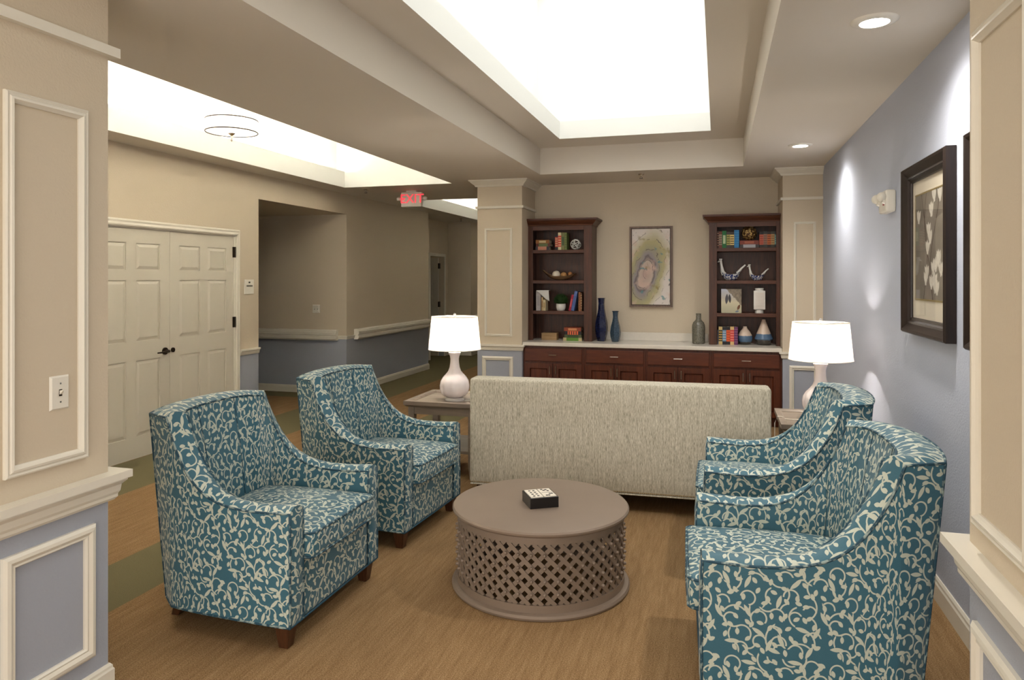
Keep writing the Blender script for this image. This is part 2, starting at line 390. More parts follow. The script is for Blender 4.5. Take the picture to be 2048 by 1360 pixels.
# ------------------------------------------------------------------ mesh builder
BASE = {}
class MB:
    def __init__(s): s.v = []; s.f = []; s.uv = []
    def add(s, vs, fs, uvs=None):
        o = len(s.v); s.v += [Vector(p) for p in vs]
        for i, f in enumerate(fs):
            s.f.append([o + k for k in f]); s.uv.append(uvs[i] if uvs else None)
        return s
    def box(s, x0, x1, y0, y1, z0, z1):
        x0, x1 = min(x0, x1), max(x0, x1); y0, y1 = min(y0, y1), max(y0, y1); z0, z1 = min(z0, z1), max(z0, z1)
        return s.add([(x0, y0, z0), (x1, y0, z0), (x1, y1, z0), (x0, y1, z0), (x0, y0, z1), (x1, y0, z1), (x1, y1, z1), (x0, y1, z1)],
                     [(0, 3, 2, 1), (4, 5, 6, 7), (0, 1, 5, 4), (1, 2, 6, 5), (2, 3, 7, 6), (3, 0, 4, 7)])
    def quad(s, a, b, c, d): return s.add([a, b, c, d], [(0, 1, 2, 3)])
    def frustum(s, r0, r1):      # two 4-point loops -> closed solid
        return s.add(list(r0) + list(r1), [(3, 2, 1, 0), (4, 5, 6, 7), (0, 1, 5, 4), (1, 2, 6, 5), (2, 3, 7, 6), (3, 0, 4, 7)])
    def taper(s, x, y, z0, z1, a0, a1, dx=0, dy=0):
        r0 = [(x - a0, y - a0, z0), (x + a0, y - a0, z0), (x + a0, y + a0, z0), (x - a0, y + a0, z0)]
        r1 = [(x + dx - a1, y + dy - a1, z1), (x + dx + a1, y + dy - a1, z1), (x + dx + a1, y + dy + a1, z1), (x + dx - a1, y + dy + a1, z1)]
        return s.frustum(r0, r1)
    def lathe(s, prof, n=32, c=(0, 0, 0), ribs=0, amp=0.0, cap=True, sx=1, sy=1):
        o = len(s.v); cx, cy, cz = c
        for r, z, *w in prof:
            k = (w[0] if w else 0)
            for i in range(n):
                a = 2 * PI * i / n; rr = r * (1 + amp * k * (abs(math.cos(ribs * a / 2)) - 0.6)) if ribs else r
                s.v.append(Vector((cx + rr * math.cos(a) * sx, cy + rr * math.sin(a) * sy, cz + z)))
        for j in range(len(prof) - 1):
            for i in range(n):
                k = (i + 1) % n
                s.f.append([o + j * n + i, o + j * n + k, o + (j + 1) * n + k, o + (j + 1) * n + i]); s.uv.append(None)
        if cap:
            s.f.append([o + i for i in range(n)][::-1]); s.uv.append(None)
            q = o + (len(prof) - 1) * n
            s.f.append([q + i for i in range(n)]); s.uv.append(None)
        return s
    def tube(s, pts, r, n=6, closed=False, uvs=1.0):
        pts = [Vector(p) for p in pts]; o = len(s.v); N = len(pts); L = 0
        ls = []
        for i, p in enumerate(pts):
            if i: L += (p - pts[i - 1]).length
            ls.append(L)
            a = pts[(i - 1) % N] if (closed or i > 0) else p
            b = pts[(i + 1) % N] if (closed or i < N - 1) else p
            t = (b - a).normalized() if (b - a).length > 1e-9 else Vector((0, 0, 1))
            ref = Vector((0, 0, 1)) if abs(t.z) < 0.92 else Vector((1, 0, 0))
            u = t.cross(ref).normalized(); w = t.cross(u)
            rr = r[i] if isinstance(r, (list, tuple)) else r
            for k in range(n):
                an = 2 * PI * k / n; s.v.append(p + u * (rr * math.cos(an)) + w * (rr * math.sin(an)))
        for i in range(N if closed else N - 1):
            j = (i + 1) % N
            for k in range(n):
                m = (k + 1) % n
                s.f.append([o + i * n + k, o + i * n + m, o + j * n + m, o + j * n + k])
                lj = ls[j] if j else ls[i] + 0.01
                s.uv.append([(ls[i], k * .008), (ls[i], k * .008 + .008), (lj, k * .008 + .008), (lj, k * .008)])
        if not closed:
            s.f.append([o + k for k in range(n)]); s.uv.append(None)
            s.f.append([o + (N - 1) * n + k for k in range(n)][::-1]); s.uv.append(None)
        return s
    def sphere(s, c, r, nu=16, nv=10, sx=1, sy=1, sz=1):
        prof = [(max(1e-4, r * math.sin(PI * j / nv)), -r * math.cos(PI * j / nv) * sz) for j in range(nv + 1)]
        return s.lathe(prof, nu, c, sx=sx, sy=sy)
    def sweep(s, path, prof, closed=False):
        """prof: (out, z) pairs; path: xy points, 'out' lies to the right of travel; mitred corners."""
        P = [Vector((p[0], p[1])) for p in path]; N = len(P); o = len(s.v); m = len(prof)
        for i, p in enumerate(P):
            d1 = (P[i] - P[i - 1]).normalized() if (i or closed) else None
            d2 = (P[(i + 1) % N] - P[i]).normalized() if (i < N - 1 or closed) else None
            d1 = d1 or d2; d2 = d2 or d1
            n1 = Vector((d1.y, -d1.x)); n2 = Vector((d2.y, -d2.x)); b = (n1 + n2)
            b = b / max(0.2, (1 + n1.dot(n2)))
            for q, z in prof: s.v.append(Vector((p.x + b.x * q, p.y + b.y * q, z)))
        for i in range(N if closed else N - 1):
            j = (i + 1) % N
            for k in range(m):
                l = (k + 1) % m
                s.f.append([o + i * m + k, o + j * m + k, o + j * m + l, o + i * m + l]); s.uv.append(None)
        if not closed:
            s.f.append([o + k for k in range(m)][::-1]); s.uv.append(None)
            s.f.append([o + (N - 1) * m + k for k in range(m)]); s.uv.append(None)
        return s
    def frame(s, u0, u1, v0, v1, prof, P):
        """mitred rectangular frame; prof: (inset, out); P(u, v, out) -> xyz"""
        m = len(prof); o = len(s.v)
        for (cu, su), (cv, sv) in (((u0, 1), (v0, 1)), ((u1, -1), (v0, 1)), ((u1, -1), (v1, -1)), ((u0, 1), (v1, -1))):
            for q, h in prof: s.v.append(Vector(P(cu + su * q, cv + sv * q, h)))
        for i in range(4):
            j = (i + 1) % 4
            for k in range(m):
                l = (k + 1) % m
                s.f.append([o + i * m + k, o + j * m + k, o + j * m + l, o + i * m + l]); s.uv.append(None)
        return s
    def rbox(s, c, h, r, n=10, crown=0.0, uvs=True):
        """rounded box: centre c, half sizes h, edge radius r"""
        c = Vector(c); hx, hy, hz = h; inn = (hx - r, hy - r, hz - r)
        def ticks(a, ra):
            t = [-a, -a + ra * .3, -a + ra, ] + [(-a + ra) + (2 * a - 2 * ra) * k / n for k in range(1, n)] + [a - ra, a - ra * .3, a]
            return t
        tx, ty, tz = ticks(hx, r), ticks(hy, r), ticks(hz, r)
        def pt(p):
            q = Vector((max(-inn[0], min(inn[0], p[0])), max(-inn[1], min(inn[1], p[1])), max(-inn[2], min(inn[2], p[2]))))
            d = Vector(p) - q
            if d.length > 1e-9: q = q + d.normalized() * r
            if crown:
                k = max(0, 1 - (p[0] / hx) ** 2) * max(0, 1 - (p[1] / hy) ** 2)
                q.z += crown * k * (1 if p[2] > 0 else -0.2)
            return q + c
        for ax, sg in ((0, 1), (0, -1), (1, 1), (1, -1), (2, 1), (2, -1)):
            A, B = [(ty, tz), (tx, tz), (tx, ty)][ax]; hh = (hx, hy, hz)[ax] * sg; o = len(s.v)
            for a in A:
                for b in B:
                    p = [(hh, a, b), (a, hh, b), (a, b, hh)][ax]; s.v.append(pt(p))
            nb = len(B)
            flip = (sg > 0) == (ax != 1)
            for i in range(len(A) - 1):
                for j in range(nb - 1):
                    q = [i * nb + j, (i + 1) * nb + j, (i + 1) * nb + j + 1, i * nb + j + 1]
                    uv = [(A[i], B[j]), (A[i + 1], B[j]), (A[i + 1], B[j + 1]), (A[i], B[j + 1])]
                    uv = [(u + c[(ax + 1) % 3] + sg * .11, w + c[2] + .05 * ax) for u, w in uv]
                    if not flip: q = q[::-1]; uv = uv[::-1]
                    s.f.append([o + k for k in q]); s.uv.append(uv)
        return s
    def build(s, name, mat, parent=None, local=False, smooth=None, bevel=0.0, loc=None, merge=False):
        me = bpy.data.meshes.new(name); vs = s.v
        root = parent
        off = Vector((0, 0, 0))
        if parent is not None and not local: off = BASE[parent]
        elif parent is None and not local:
            lo = Vector((min(p.x for p in vs), min(p.y for p in vs), min(p.z for p in vs))); hi = Vector((max(p.x for p in vs), max(p.y for p in vs), max(p.z for p in vs)))
            off = Vector(((lo.x + hi.x) / 2, (lo.y + hi.y) / 2, lo.z))
        me.from_pydata([p - off for p in vs], [], s.f)
        if any(u for u in s.uv):
            ul = me.uv_layers.new(name='UVMap'); i = 0
            for f, u in zip(s.f, s.uv):
                for k in range(len(f)):
                    ul.data[i].uv = u[k] if u else (0.01, 0.01); i += 1
        if merge:
            bm = bmesh.new(); bm.from_mesh(me); bmesh.ops.remove_doubles(bm, verts=bm.verts, dist=0.0004); bm.to_mesh(me); bm.free()
        me.materials.append(M[mat] if isinstance(mat, str) else mat)
        if smooth is not None:
            me.polygons.foreach_set('use_smooth', [True] * len(me.polygons))
            if smooth < 179: me.set_sharp_from_angle(angle=math.radians(smooth))
        me.update()
        o = bpy.data.objects.new(name, me); COL.objects.link(o)
        if parent is not None: o.parent = parent; BASE[o] = BASE.get(parent, Vector((0, 0, 0)))
        else: o.location = off; BASE[o] = off
        if loc is not None: o.location = loc
        if bevel:
            b = o.modifiers.new('bevel', 'BEVEL'); b.width = bevel; b.segments = 2; b.limit_method = 'ANGLE'
        return o
def empty(name, loc, rz=0.0, rot=None):
    o = bpy.data.objects.new(name, None); COL.objects.link(o); o.empty_display_size = 0.1
    o.location = loc; o.rotation_euler = rot if rot else (0, 0, rz); BASE[o] = Vector(loc); return o
def tag(o, label, cat, group=None):
    o['label'] = label; o['category'] = cat
    if group: o['group'] = group
    return o
def struct(o, label=None):
    o['kind'] = 'structure'
    if label: o['label'] = label
    return o
def copy_tree(o, parent=None):
    c = o.copy(); COL.objects.link(c); c.parent = parent
    for ch in list(o.children): copy_tree(ch, c)
    return c
def B(x0, x1, y0, y1, z0, z1): return MB().box(x0, x1, y0, y1, z0, z1)
def text_mesh(body, size, mat, name, parent, loc, rot, ext=0.001):
    cu = bpy.data.curves.new('t', 'FONT'); cu.body = body; cu.size = size; cu.extrude = ext; cu.align_x = 'CENTER'; cu.align_y = 'CENTER'
    to = bpy.data.objects.new('t', cu); COL.objects.link(to)
    bpy.context.view_layer.update()
    me = bpy.data.meshes.new_from_object(to.evaluated_get(bpy.context.evaluated_depsgraph_get()))
    bpy.data.objects.remove(to); me.name = name
    me.materials.clear(); me.materials.append(M[mat])
    o = bpy.data.objects.new(name, me); COL.objects.link(o); o.parent = parent
    o.location = Vector(loc) - BASE[parent]; o.rotation_euler = rot; return o

# ------------------------------------------------------------------ setting
H = 2.73
XL, XR, YB = -4.86, 1.04, 8.56
struct(B(-7.6, 1.6, -2.2, 17.2, -0.12, 0.0).build('floor', 'carpet'), 'tan streaked carpet with olive green bands')

def slab(z, x0, x1, y0, y1, holes, mb, flip=False):
    xs = sorted({x0, x1, *[h[0] for h in holes], *[h[1] for h in holes]}); ys = sorted({y0, y1, *[h[2] for h in holes], *[h[3] for h in holes]})
    for a, b in zip(xs, xs[1:]):
        for c, d in zip(ys, ys[1:]):
            mx, my = (a + b) / 2, (c + d) / 2
            if any(h[0] < mx < h[1] and h[2] < my < h[3] for h in holes) or not (x0 < mx < x1 and y0 < my < y1): continue
            mb.quad((a, c, z), (a, d, z), (b, d, z), (b, c, z))
def ring(mb, x0, x1, y0, y1, za, zb):
    c = [(x0, y0), (x1, y0), (x1, y1), (x0, y1)]
    for i in range(4):
        a, b = c[i], c[(i + 1) % 4]; mb.quad((*a, za), (*b, za), (*b, zb), (*a, zb))
TR = (-1.89, 0.25, 1.30, 7.66); WE = (-1.57, -0.068, 1.75, 7.20); CO = (-4.54, -3.09, 0.9, 8.07); FA = (-4.54, -3.09, 9.70, 15.2)
def exp(r, k): return (r[0] - k, r[1] + k, r[2] - k, r[3] + k)
mb = MB()
slab(H, -7.6, 1.6, -2.2, 17.2, [TR, CO, FA], mb)
ring(mb, *TR, H, 3.02)
slab(3.02, *TR, [WE], mb)
struct(mb.build('ceiling', 'ceiling paint'), 'off-white ceiling with a raised tray')
def well(name, r, z0, zl, setback, ztop, glazed=False):
    w = MB(); ring(w, *r, z0, zl); slab(zl, *exp(r, .04), [r], w); ring(w, *exp(r, .04), zl - .13, zl)
    s2 = exp(r, setback); slab(zl - .13, *s2, [exp(r, .04)], w); ring(w, *s2, zl - .13, ztop); slab(ztop, *s2, [exp(s2, -.12)] if glazed else [], w)
    return struct(w.build(name, 'well white'))
well('ceiling_light_well', WE, 3.02, 3.20, 0.307, 4.75, True)
well('ceiling_corridor_well', CO, H, 2.932, 0.26, 3.42)
well('ceiling_far_well', FA, H, 2.932, 0.26, 3.42)
def skylight(name, r, setback, z, n, mat):
    x0, x1, y0, y1 = exp(r, setback - .12); o = empty(name, ((x0 + x1) / 2, (y0 + y1) / 2, z)); o['kind'] = 'structure'; o['label'] = 'frosted skylight at the top of the light well'
    L = (y1 - y0) / n
    for k in range(n): B(x0, x1, y0 + k * L + .02, y0 + (k + 1) * L - .02, z + .02, z + .03).build('pane', mat, o)
    m = MB()
    for k in range(n + 1): m.box(x0, x1, y0 + k * L - .02, y0 + k * L + .02, z, z + .05)
    m.build('glazing_bars', 'well white', o)
skylight('window_1_offscreen', WE, .307, 4.75, 5, 'tray skylight')
def cove(name, x0, x1, y0, y1, z, mat, label, group):
    r = empty(name, ((x0 + x1) / 2, (y0 + y1) / 2, z))
    B(x0, x1, y0, y1, z, z + .012).build('channel', 'white plastic', r)
    B(x0 + .006, x1 - .006, y0 + .006, y1 - .006, z + .012, z + .03).build('tube', mat, r)
    tag(r, label, 'cove light', group)
zc = 3.07
cove('cove_light', -1.30, -0.34, 7.36, 7.40, zc, 'cove tube', 'cove light strip behind the far lip of the tray skylight', None)
cove('cove_light', -1.78, -1.74, 2.2, 7.0, zc, 'cove tube', 'long cove light strip along the corridor side of the tray skylight', None)
cove('cove_light', 0.10, 0.14, 2.2, 7.0, zc, 'cove tube', 'long cove light strip along the blue wall side of the tray skylight', None)
cove('cove_light', -4.72, -4.68, 1.2, 7.9, 2.802, 'corridor tube', 'cove light strip along the door side of the corridor recess', None)
cove('cove_light', -2.96, -2.92, 1.2, 7.9, 2.802, 'corridor tube', 'cove light strip along the lounge side of the corridor recess', None)
cove('cove_light', -4.72, -4.68, 9.9, 15.0, 2.802, 'corridor tube', 'cove light strip in the farther corridor recess', None)

# walls
def wall(name, mat, *boxes, label=None):
    m = MB()
    for b in boxes: m.box(*b)
    return struct(m.build(name, mat), label)
DY0, DYM, DY1, DH = 4.537, 5.454, 6.371, 2.03
wall('wall_left', 'wall two tone', (XL - .16, XL, -2.2, DY0, 0, H), (XL - .16, XL, DY0, DY1, DH, H), (XL - .16, XL, DY1, 6.761, 0, H),
     (XL - .16, XL, 6.761, 8.695, 2.455, H), label='two-tone beige and grey-blue corridor wall with double doors')
wall('wall_alcove', 'wall two tone', (-7.4, XL, 8.695, 8.9, 0, H), (-7.4, -7.25, 6.6, 8.695, 0, H), (-7.4, XL - .16, 6.6, 6.761, 0, H), (-7.25, XL - .16, 6.761, 8.695, 2.455, 2.6), label='recessed alcove walls')
wall('wall_corridor', 'wall two tone', (XL - .2, XL, 8.9, 11.55, 0, H), (-5.37, XL - .2, 11.35, 11.55, 0, H), label='corridor wall beyond the alcove')
wall('wall_recess', 'wall two tone', (-5.53, -5.37, 11.55, 12.83, 0, H), (-5.53, -5.37, 12.83, 13.58, 2.02, H), (-5.53, -5.37, 13.58, 13.95, 0, H),
     (-5.37, -4.87, 13.8, 13.95, 0, H), (-5.05, -4.87, 13.95, 17, 0, H), (-5.05, -2.5, 16.9, 17.05, 0, H), label='far corridor recess walls')
wall('wall_closet', 'wall beige', (-7.2, -7.1, 11.4, 14.4, 0, H), (-7.2, -5.53, 14.3, 14.4, 0, H), (-7.2, -5.53, 11.35, 11.45, 0, H), label='room behind the open door')
wall('wall_right', 'wall lavender blue', (XR, XR + .16, -0.5, 8.7, 0, H), label='lavender-blue lounge wall')
wall('wall_back', 'wall beige', (-2.30, XR, YB, YB + .16, 0, H), label='beige wall behind the built-in cabinets')
CLX0, CLX1, CRX0, CF = -2.722, -2.178, 0.650, 7.95
wall('wall_column_left', 'wall two tone', (CLX0, CLX1, CF, YB, 0, H), (CLX0, -2.30, YB, 17, 0, H), label='panelled column beside the corridor')
wall('wall_column_right', 'wall two tone', (CRX0, XR, CF, YB, 0, H), label='panelled column beside the blue wall')
PLX, PL1, PRX, PR1 = -2.27, 2.217, 0.69, 2.315
wall('wall_pillar_left', 'wall two tone', (-2.80, PLX, 1.69, PL1, 0, H), label='near panelled pillar with light switch')
wall('wall_pillar_right', 'wall two tone', (PRX, XR, 1.78, PR1, 0, H), label='near panelled pillar beside the blue wall')

# mouldings
TN = [0]
def trim(mb, label=None, smooth=None):
    TN[0] += 1
    return struct(mb.build('trim_%d' % TN[0], 'trim white', smooth=smooth), label)
def rail_prof(z0, z1, d):
    h = z1 - z0
    return [(0, z0), (.25 * d, z0), (.4 * d, z0 + .1 * h), (.4 * d, z0 + .2 * h), (.5 * d, z0 + .3 * h), (.55 * d, z0 + .52 * h), (.8 * d, z0 + .66 * h), (.8 * d, z0 + .72 * h), (d, z0 + .74 * h), (d, z1), (0, z1)]
BIG = rail_prof(0.722, 0.832, 0.06)
near_left = [(PLX - .53, PL1), (PLX, PL1), (PLX, 1.69), (PLX - .53, 1.69)]
def sw(path, prof):
    m = MB(); m.sweep(path, prof); return m
near_right = [(XR, 1.78), (PRX, 1.78), (PRX, PR1), (XR, PR1)]
far_left = [(CLX1, YB), (CLX1, CF), (CLX0, CF), (CLX0, 10.0)]
far_right = [(XR, CF), (CRX0, CF), (CRX0, YB)]
def orient(path, inside):      # make 'out' point away from the solid
    a, b = Vector(path[0]), Vector(path[1]); d = (b - a); n = Vector((d.y, -d.x))
    return path if (Vector(inside) - a).dot(n) < 0 else path[::-1]
near_left = orient(near_left, (-2.5, 1.9)); near_right = orient(near_right, (0.9, 2.0))
far_left = orient(far_left, (-2.45, 8.2)); far_right = orient(far_right, (0.9, 8.2))
for path in (near_left, near_right): trim(sw(path, BIG), 'stepped white chair rail')
fl_rail = orient([(CLX1, CF + .012), (CLX1, CF), (CLX0, CF), (CLX0, 10.0)], (-2.45, 8.2)); fr_rail = orient([(XR, CF), (CRX0, CF), (CRX0, CF + .012)], (0.9, 8.2))
for path in (fl_rail, fr_rail): trim(sw(path, rail_prof(0.742, 0.812, 0.035)), 'white chair rail on column')
PIC = lambda z: [(0, z), (.03, z), (.03, z + .037), (0, z + .037)]
for path in (near_left, near_right): trim(sw(path, PIC(2.437)), 'flat white picture rail')
for path in (far_left, far_right): trim(sw(path, [(0, 2.398), (.022, 2.398), (.022, 2.426), (0, 2.426)]), 'flat white picture rail on column')
CROWN = [(0, 2.655), (.02, 2.655), (.028, 2.672), (.062, 2.70), (.075, 2.715), (.085, 2.718), (.085, H), (0, H)]
for path in (far_left, far_right): trim(sw(path, CROWN), 'white crown moulding on column')
def bboard(name, path, h=0.1, d=0.016):
    m = MB(); m.sweep(path, [(0, 0), (d, 0), (d, h * .72), (d * .75, h * .8), (d * .7, h * .9), (d * .3, h), (0, h)])
    struct(m.build(name, 'trim white'))
bboard('baseboard_near_left', near_left, 0.09); bboard('baseboard_near_right', near_right, 0.09)
bboard('baseboard_right', orient([(XR, PR1), (XR, CF)], (1.5, 5)), 0.115)
bboard('baseboard_column_left', orient([(CLX1, CF), (CLX0, CF), (CLX0, 16.8)], (-2.45, 8.2)))
bboard('baseboard_column_right', orient([(XR, CF), (CRX0, CF)], (0.9, 8.2)))
bboard('baseboard_left', orient([(XL, 1), (XL, DY0 - .07)], (-5, 2)))
bboard('baseboard_left_door', orient([(XL, DY1 + .07), (XL, 6.761)], (-5, 6.6)))
bboard('baseboard_alcove', orient([(-7.2, 8.695), (XL, 8.695), (XL, 11.55), (-5.37, 11.55)], (-5.5, 9.2)))
bboard('baseboard_recess', orient([(-5.37, 13.65), (-5.37, 13.8), (-4.87, 13.8), (-4.87, 16.8)], (-5.6, 13.7)))
SM = rail_prof(0.762, 0.825, 0.03)
trim(sw(orient([(XL, 1), (XL, DY0 - .07)], (-5, 2)), SM), 'white chair rail beside the double doors')
trim(sw(orient([(XL, DY1 + .07), (XL, 6.761)], (-5, 6.6)), SM), 'short white chair rail beside the alcove')
trim(sw(orient([(-7.2, 8.695), (XL, 8.695), (XL, 11.55)], (-5.5, 9.2)), rail_prof(0.75, 0.80, 0.02)), 'thin chair rail on alcove corner')
trim(sw(orient([(-5.37, 13.65), (-5.37, 13.8), (-4.87, 13.8), (-4.87, 16.8)], (-5.6, 13.7)), SM), 'chair rail at the corridor end')
# handrails
def handrail(path, inside, label):
    r = empty('handrail', (path[0][0], path[0][1], 0.8))
    pr = [(0.0, .735), (.055, .735), (.072, .755), (.072, .785), (.060, .792), (.060, .802), (.075, .81), (.078, .84), (.066, .848), (.066, .856), (.06, .872), (0.04, .878), (0.0, .878)]
    sw(orient(path, inside), pr).build('grip_rail', 'trim white', r)
    return tag(r, label, 'handrail', None)
handrail([(-7.2, 8.695), (-4.985, 8.695)], (-6, 9.2), 'ridged white handrail on the alcove wall under the double switch')
handrail([(XL, 8.905), (XL, 11.50)], (-5.5, 10), 'ridged white handrail on the corridor wall past the alcove')
# panel mouldings
PM = [(0, 0), (0, .012), (.006, .016), (.014, .012), (.018, .018), (.026, .02), (.032, .012), (.038, .006), (.038, 0)]
PMS = [(a * .7, b * .7) for a, b in PM]
fx = lambda X, sg: (lambda u, v, o: (X + sg * o, u, v))
fy = lambda Y: (lambda u, v, o: (u, Y - o, v))
LOWP = [(0, 0), (0, .012), (.01, .02), (.022, .022), (.034, .014), (.04, .016), (.046, .008), (.046, 0)]
trim(MB().frame(1.793, 2.117, 0.914, 2.206, PM, fx(PLX, 1)), 'tall picture-frame moulding around the light switch')
trim(MB().frame(1.785, 2.150, 0.155, 0.655, LOWP, fx(PLX, 1)), 'lower picture-frame moulding on near pillar')
trim(MB().frame(1.87, 2.262, 0.90, 2.262, PM, fx(PRX, -1)), 'tall picture-frame moulding on near pillar')
trim(MB().frame(1.87, 2.255, 0.155, 0.632, LOWP, fx(PRX, -1)), 'lower picture-frame moulding on near pillar')
trim(MB().frame(-2.632, -2.297, 0.906, 2.168, PMS, fy(CF)), 'tall picture-frame moulding on far column')
trim(MB().frame(-2.662, -2.284, 0.155, 0.672, LOWP, fy(CF)), 'lower picture-frame moulding on far column')
trim(MB().frame(0.758, 0.972, 0.906, 2.170, PMS, fy(CF)), 'tall picture-frame moulding on far column by blue wall')
trim(MB().frame(0.715, 1.0, 0.155, 0.672, LOWP, fy(CF)), 'lower picture-frame moulding on far column by blue wall')
# door casings
CAS = [(0, 0), (0, .018), (.012, .022), (.03, .016), (.045, .02), (.058, .012), (.062, 0)]
def casing(u0, u1, top, P, label):
    m = MB(); k = len(CAS)
    pts = [(u0, 0, -1, 0), (u0, top, -1, 1), (u1, top, 1, 1), (u1, 0, 1, 0)]
    for u, v, du, dv in pts:
        for q, h in CAS: m.v.append(Vector(P(u + du * (q), v + dv * q, h)))
    for i in range(3):
        for a in range(k - 1):
            m.f.append([i * k + a, (i + 1) * k + a, (i + 1) * k + a + 1, i * k + a + 1]); m.uv.append(None)
    return trim(m, label)
casing(DY0, DY1, DH, fx(XL, 1), 'white casing around the double doors')
casing(12.83, 13.58, 2.02, fx(-5.37, 1), 'white casing around the open corridor door')
m = MB(); m.box(XL - .16, XL, DY0 - .001, DY0 + .012, 0, DH).box(XL - .16, XL, DY1 - .012, DY1 + .001, 0, DH).box(XL - .16, XL, DY0, DY1, DH - .012, DH + .001)
trim(m, 'white jamb of the double doors')

# doors
def door_leaf(name, y0, y1, hinge_hi, label):
    r = empty(name, (XL - .02, (y0 + y1) / 2, 0.012)); r['kind'] = 'structure'; r['label'] = label
    xf = XL - .012; zb, zt = 0.012, DH - .014; w = y1 - y0
    st = .118; cols = [(y0 + st, y0 + w / 2 - .055), (y0 + w / 2 + .055, y1 - st)]
    rows = [(0.20, 0.862), (1.03, 1.565), (1.655, 1.89)]
    B(xf - .036, xf - .010, y0, y1, zb, zt).build('core', 'door white', r)
    m = MB()
    ys = [y0, cols[0][0], cols[0][1], cols[1][0], cols[1][1], y1]; zs = [zb, rows[0][0], rows[0][1], rows[1][0], rows[1][1], rows[2][0], rows[2][1], zt]
    for i in range(5):
        for j in range(7):
            if i in (1, 3) and j in (1, 3, 5): continue
            m.box(xf - .010, xf, ys[i], ys[i + 1], zs[j], zs[j + 1])
    m.build('face_frame', 'door white', r)
    for a, b in cols:
        for c, d in rows:
            k = .034; rr = lambda x, e: [(x, a + e, c + e), (x, b - e, c + e), (x, b - e, d - e), (x, a + e, d - e)]
            MB().frustum(rr(xf - .0098, .006), rr(xf - .0005, k)).build('panel', 'door white', r)
    yh = y1 if hinge_hi else y0
    for z in (0.25, 1.07, 1.80):
        m = MB(); m.lathe([(.008, 0), (.008, .11)], 10, (XL + .006, yh, z)); m.box(XL - .01, XL + .001, yh - .02, yh + .02, z, z + .11)
        m.build('hinge', 'dark metal', r)
    return r
d1 = door_leaf('door_1', DY0 + .014, DYM - .002, False, 'six-panel white door leaf with dark lever handle')
d2 = door_leaf('door_2', DYM + .002, DY1 - .014, True, 'six-panel white door leaf with visible hinges')
xf = XL - .012
m = MB()
yl, zl = DYM - .065, 0.915
def cylx(m, x0, x1, y, z, r, n=16):
    o = len(m.v)
    for x in (x0, x1):
        for i in range(n): m.v.append(Vector((x, y + r * math.cos(2 * PI * i / n), z + r * math.sin(2 * PI * i / n))))
    for i in range(n): m.f.append([o + i, o + (i + 1) % n, o + n + (i + 1) % n, o + n + i]); m.uv.append(None)
    m.f.append([o + i for i in range(n)]); m.uv.append(None); m.f.append([o + n + i for i in range(n)]); m.uv.append(None); return m
cylx(m, xf, xf + .012, yl, zl, .033); cylx(m, xf + .012, xf + .05, yl, zl, .014)
lv = m.build('handle_rose', 'dark metal', d1, smooth=40)
MB().tube([(xf + .045, yl + .01, zl), (xf + .05, yl - .03, zl), (xf + .048, yl - .085, zl - .004), (xf + .044, yl - .13, zl - .004)], [.011, .010, .008, .007], 8).build('lever', 'dark metal', d1, smooth=60)
m = MB(); cylx(m, xf, xf + .012, DYM + .032, zl + .002, .022); m.build('strike_plate', 'dark metal', d2, smooth=40)
# far open door
r = empty('door_3', (-5.45, 13.4, 0.01)); r['kind'] = 'structure'; r['label'] = 'grey-white six-panel corridor door standing open'
B(-6.22, -5.47, 13.50, 13.54, .01, 2.0).build('core', 'door white', r)
for a, b in ((-6.12, -5.90), (-5.80, -5.58)):
    for c, d in ((.2, .86), (1.03, 1.56), (1.65, 1.89)):
        k = .03; q = lambda y, e: [(a + e, y, c + e), (b - e, y, c + e), (b - e, y, d - e), (a + e, y, d - e)]
        MB().frustum(q(13.4995, 0), q(13.492, k)).build('panel', 'door white', r)
for z in (.25, 1.0, 1.78): B(-5.47, -5.445, 13.50, 13.57, z, z + .11).build('hinge', 'dark metal', r)

# ------------------------------------------------------------------ wall and ceiling fittings
def switch(P, u, v, w, h, n, label):
    """P(u,v,out)"""
    c = P(u, v, 0); r = empty('light_switch', c)
    m = MB(); e = .006
    m.frustum([P(u - w / 2, v - h / 2, 0), P(u + w / 2, v - h / 2, 0), P(u + w / 2, v + h / 2, 0), P(u - w / 2, v + h / 2, 0)],
              [P(u - w / 2 + e, v - h / 2 + e, .007), P(u + w / 2 - e, v - h / 2 + e, .007), P(u + w / 2 - e, v + h / 2 - e, .007), P(u - w / 2 + e, v + h / 2 - e, .007)])
    m.build('plate', 'white plastic', r)
    for i in range(n):
        uu = u + (i - (n - 1) / 2) * .046
        def bx(a, b, c, d, o0, o1): return MB().frustum([P(a, c, o0), P(b, c, o0), P(b, d, o0), P(a, d, o0)], [P(a, c, o1), P(b, c, o1), P(b, d, o1), P(a, d, o1)])
        bx(uu - .006, uu + .006, v - .012, v + .012, .0072, .0085).build('slot', 'dark metal', r)
        MB().frustum([P(uu - .005, v - .006, .0085), P(uu + .005, v - .006, .0085), P(uu + .005, v + .008, .0085), P(uu - .005, v + .008, .0085)],
                     [P(uu - .003, v + .006, .02), P(uu + .003, v + .006, .02), P(uu + .003, v + .011, .02), P(uu - .003, v + .011, .02)]).build('toggle', 'white plastic', r)
        for dv in (-.033, .033): bx(uu - .003, uu + .003, v + dv - .003, v + dv + .003, .0072, .0082).build('screw', 'nickel', r)
    return tag(r, label, 'switch')
switch(fx(PLX, 1), 2.003, 1.171, .078, .122, 1, 'white single toggle light switch on the near beige pillar')
switch(fy(8.695), -5.325, 1.161, .115, .115, 2, 'white double light switch on the alcove wall above the handrail')
r = empty('room_sign', (XL, 6.588, 1.413))
B(XL, XL + .012, 6.511, 6.664, 1.413, 1.569).build('plate', 'white plastic', r, bevel=.003)
plain('sign ink', (70, 70, 52), 0.6)
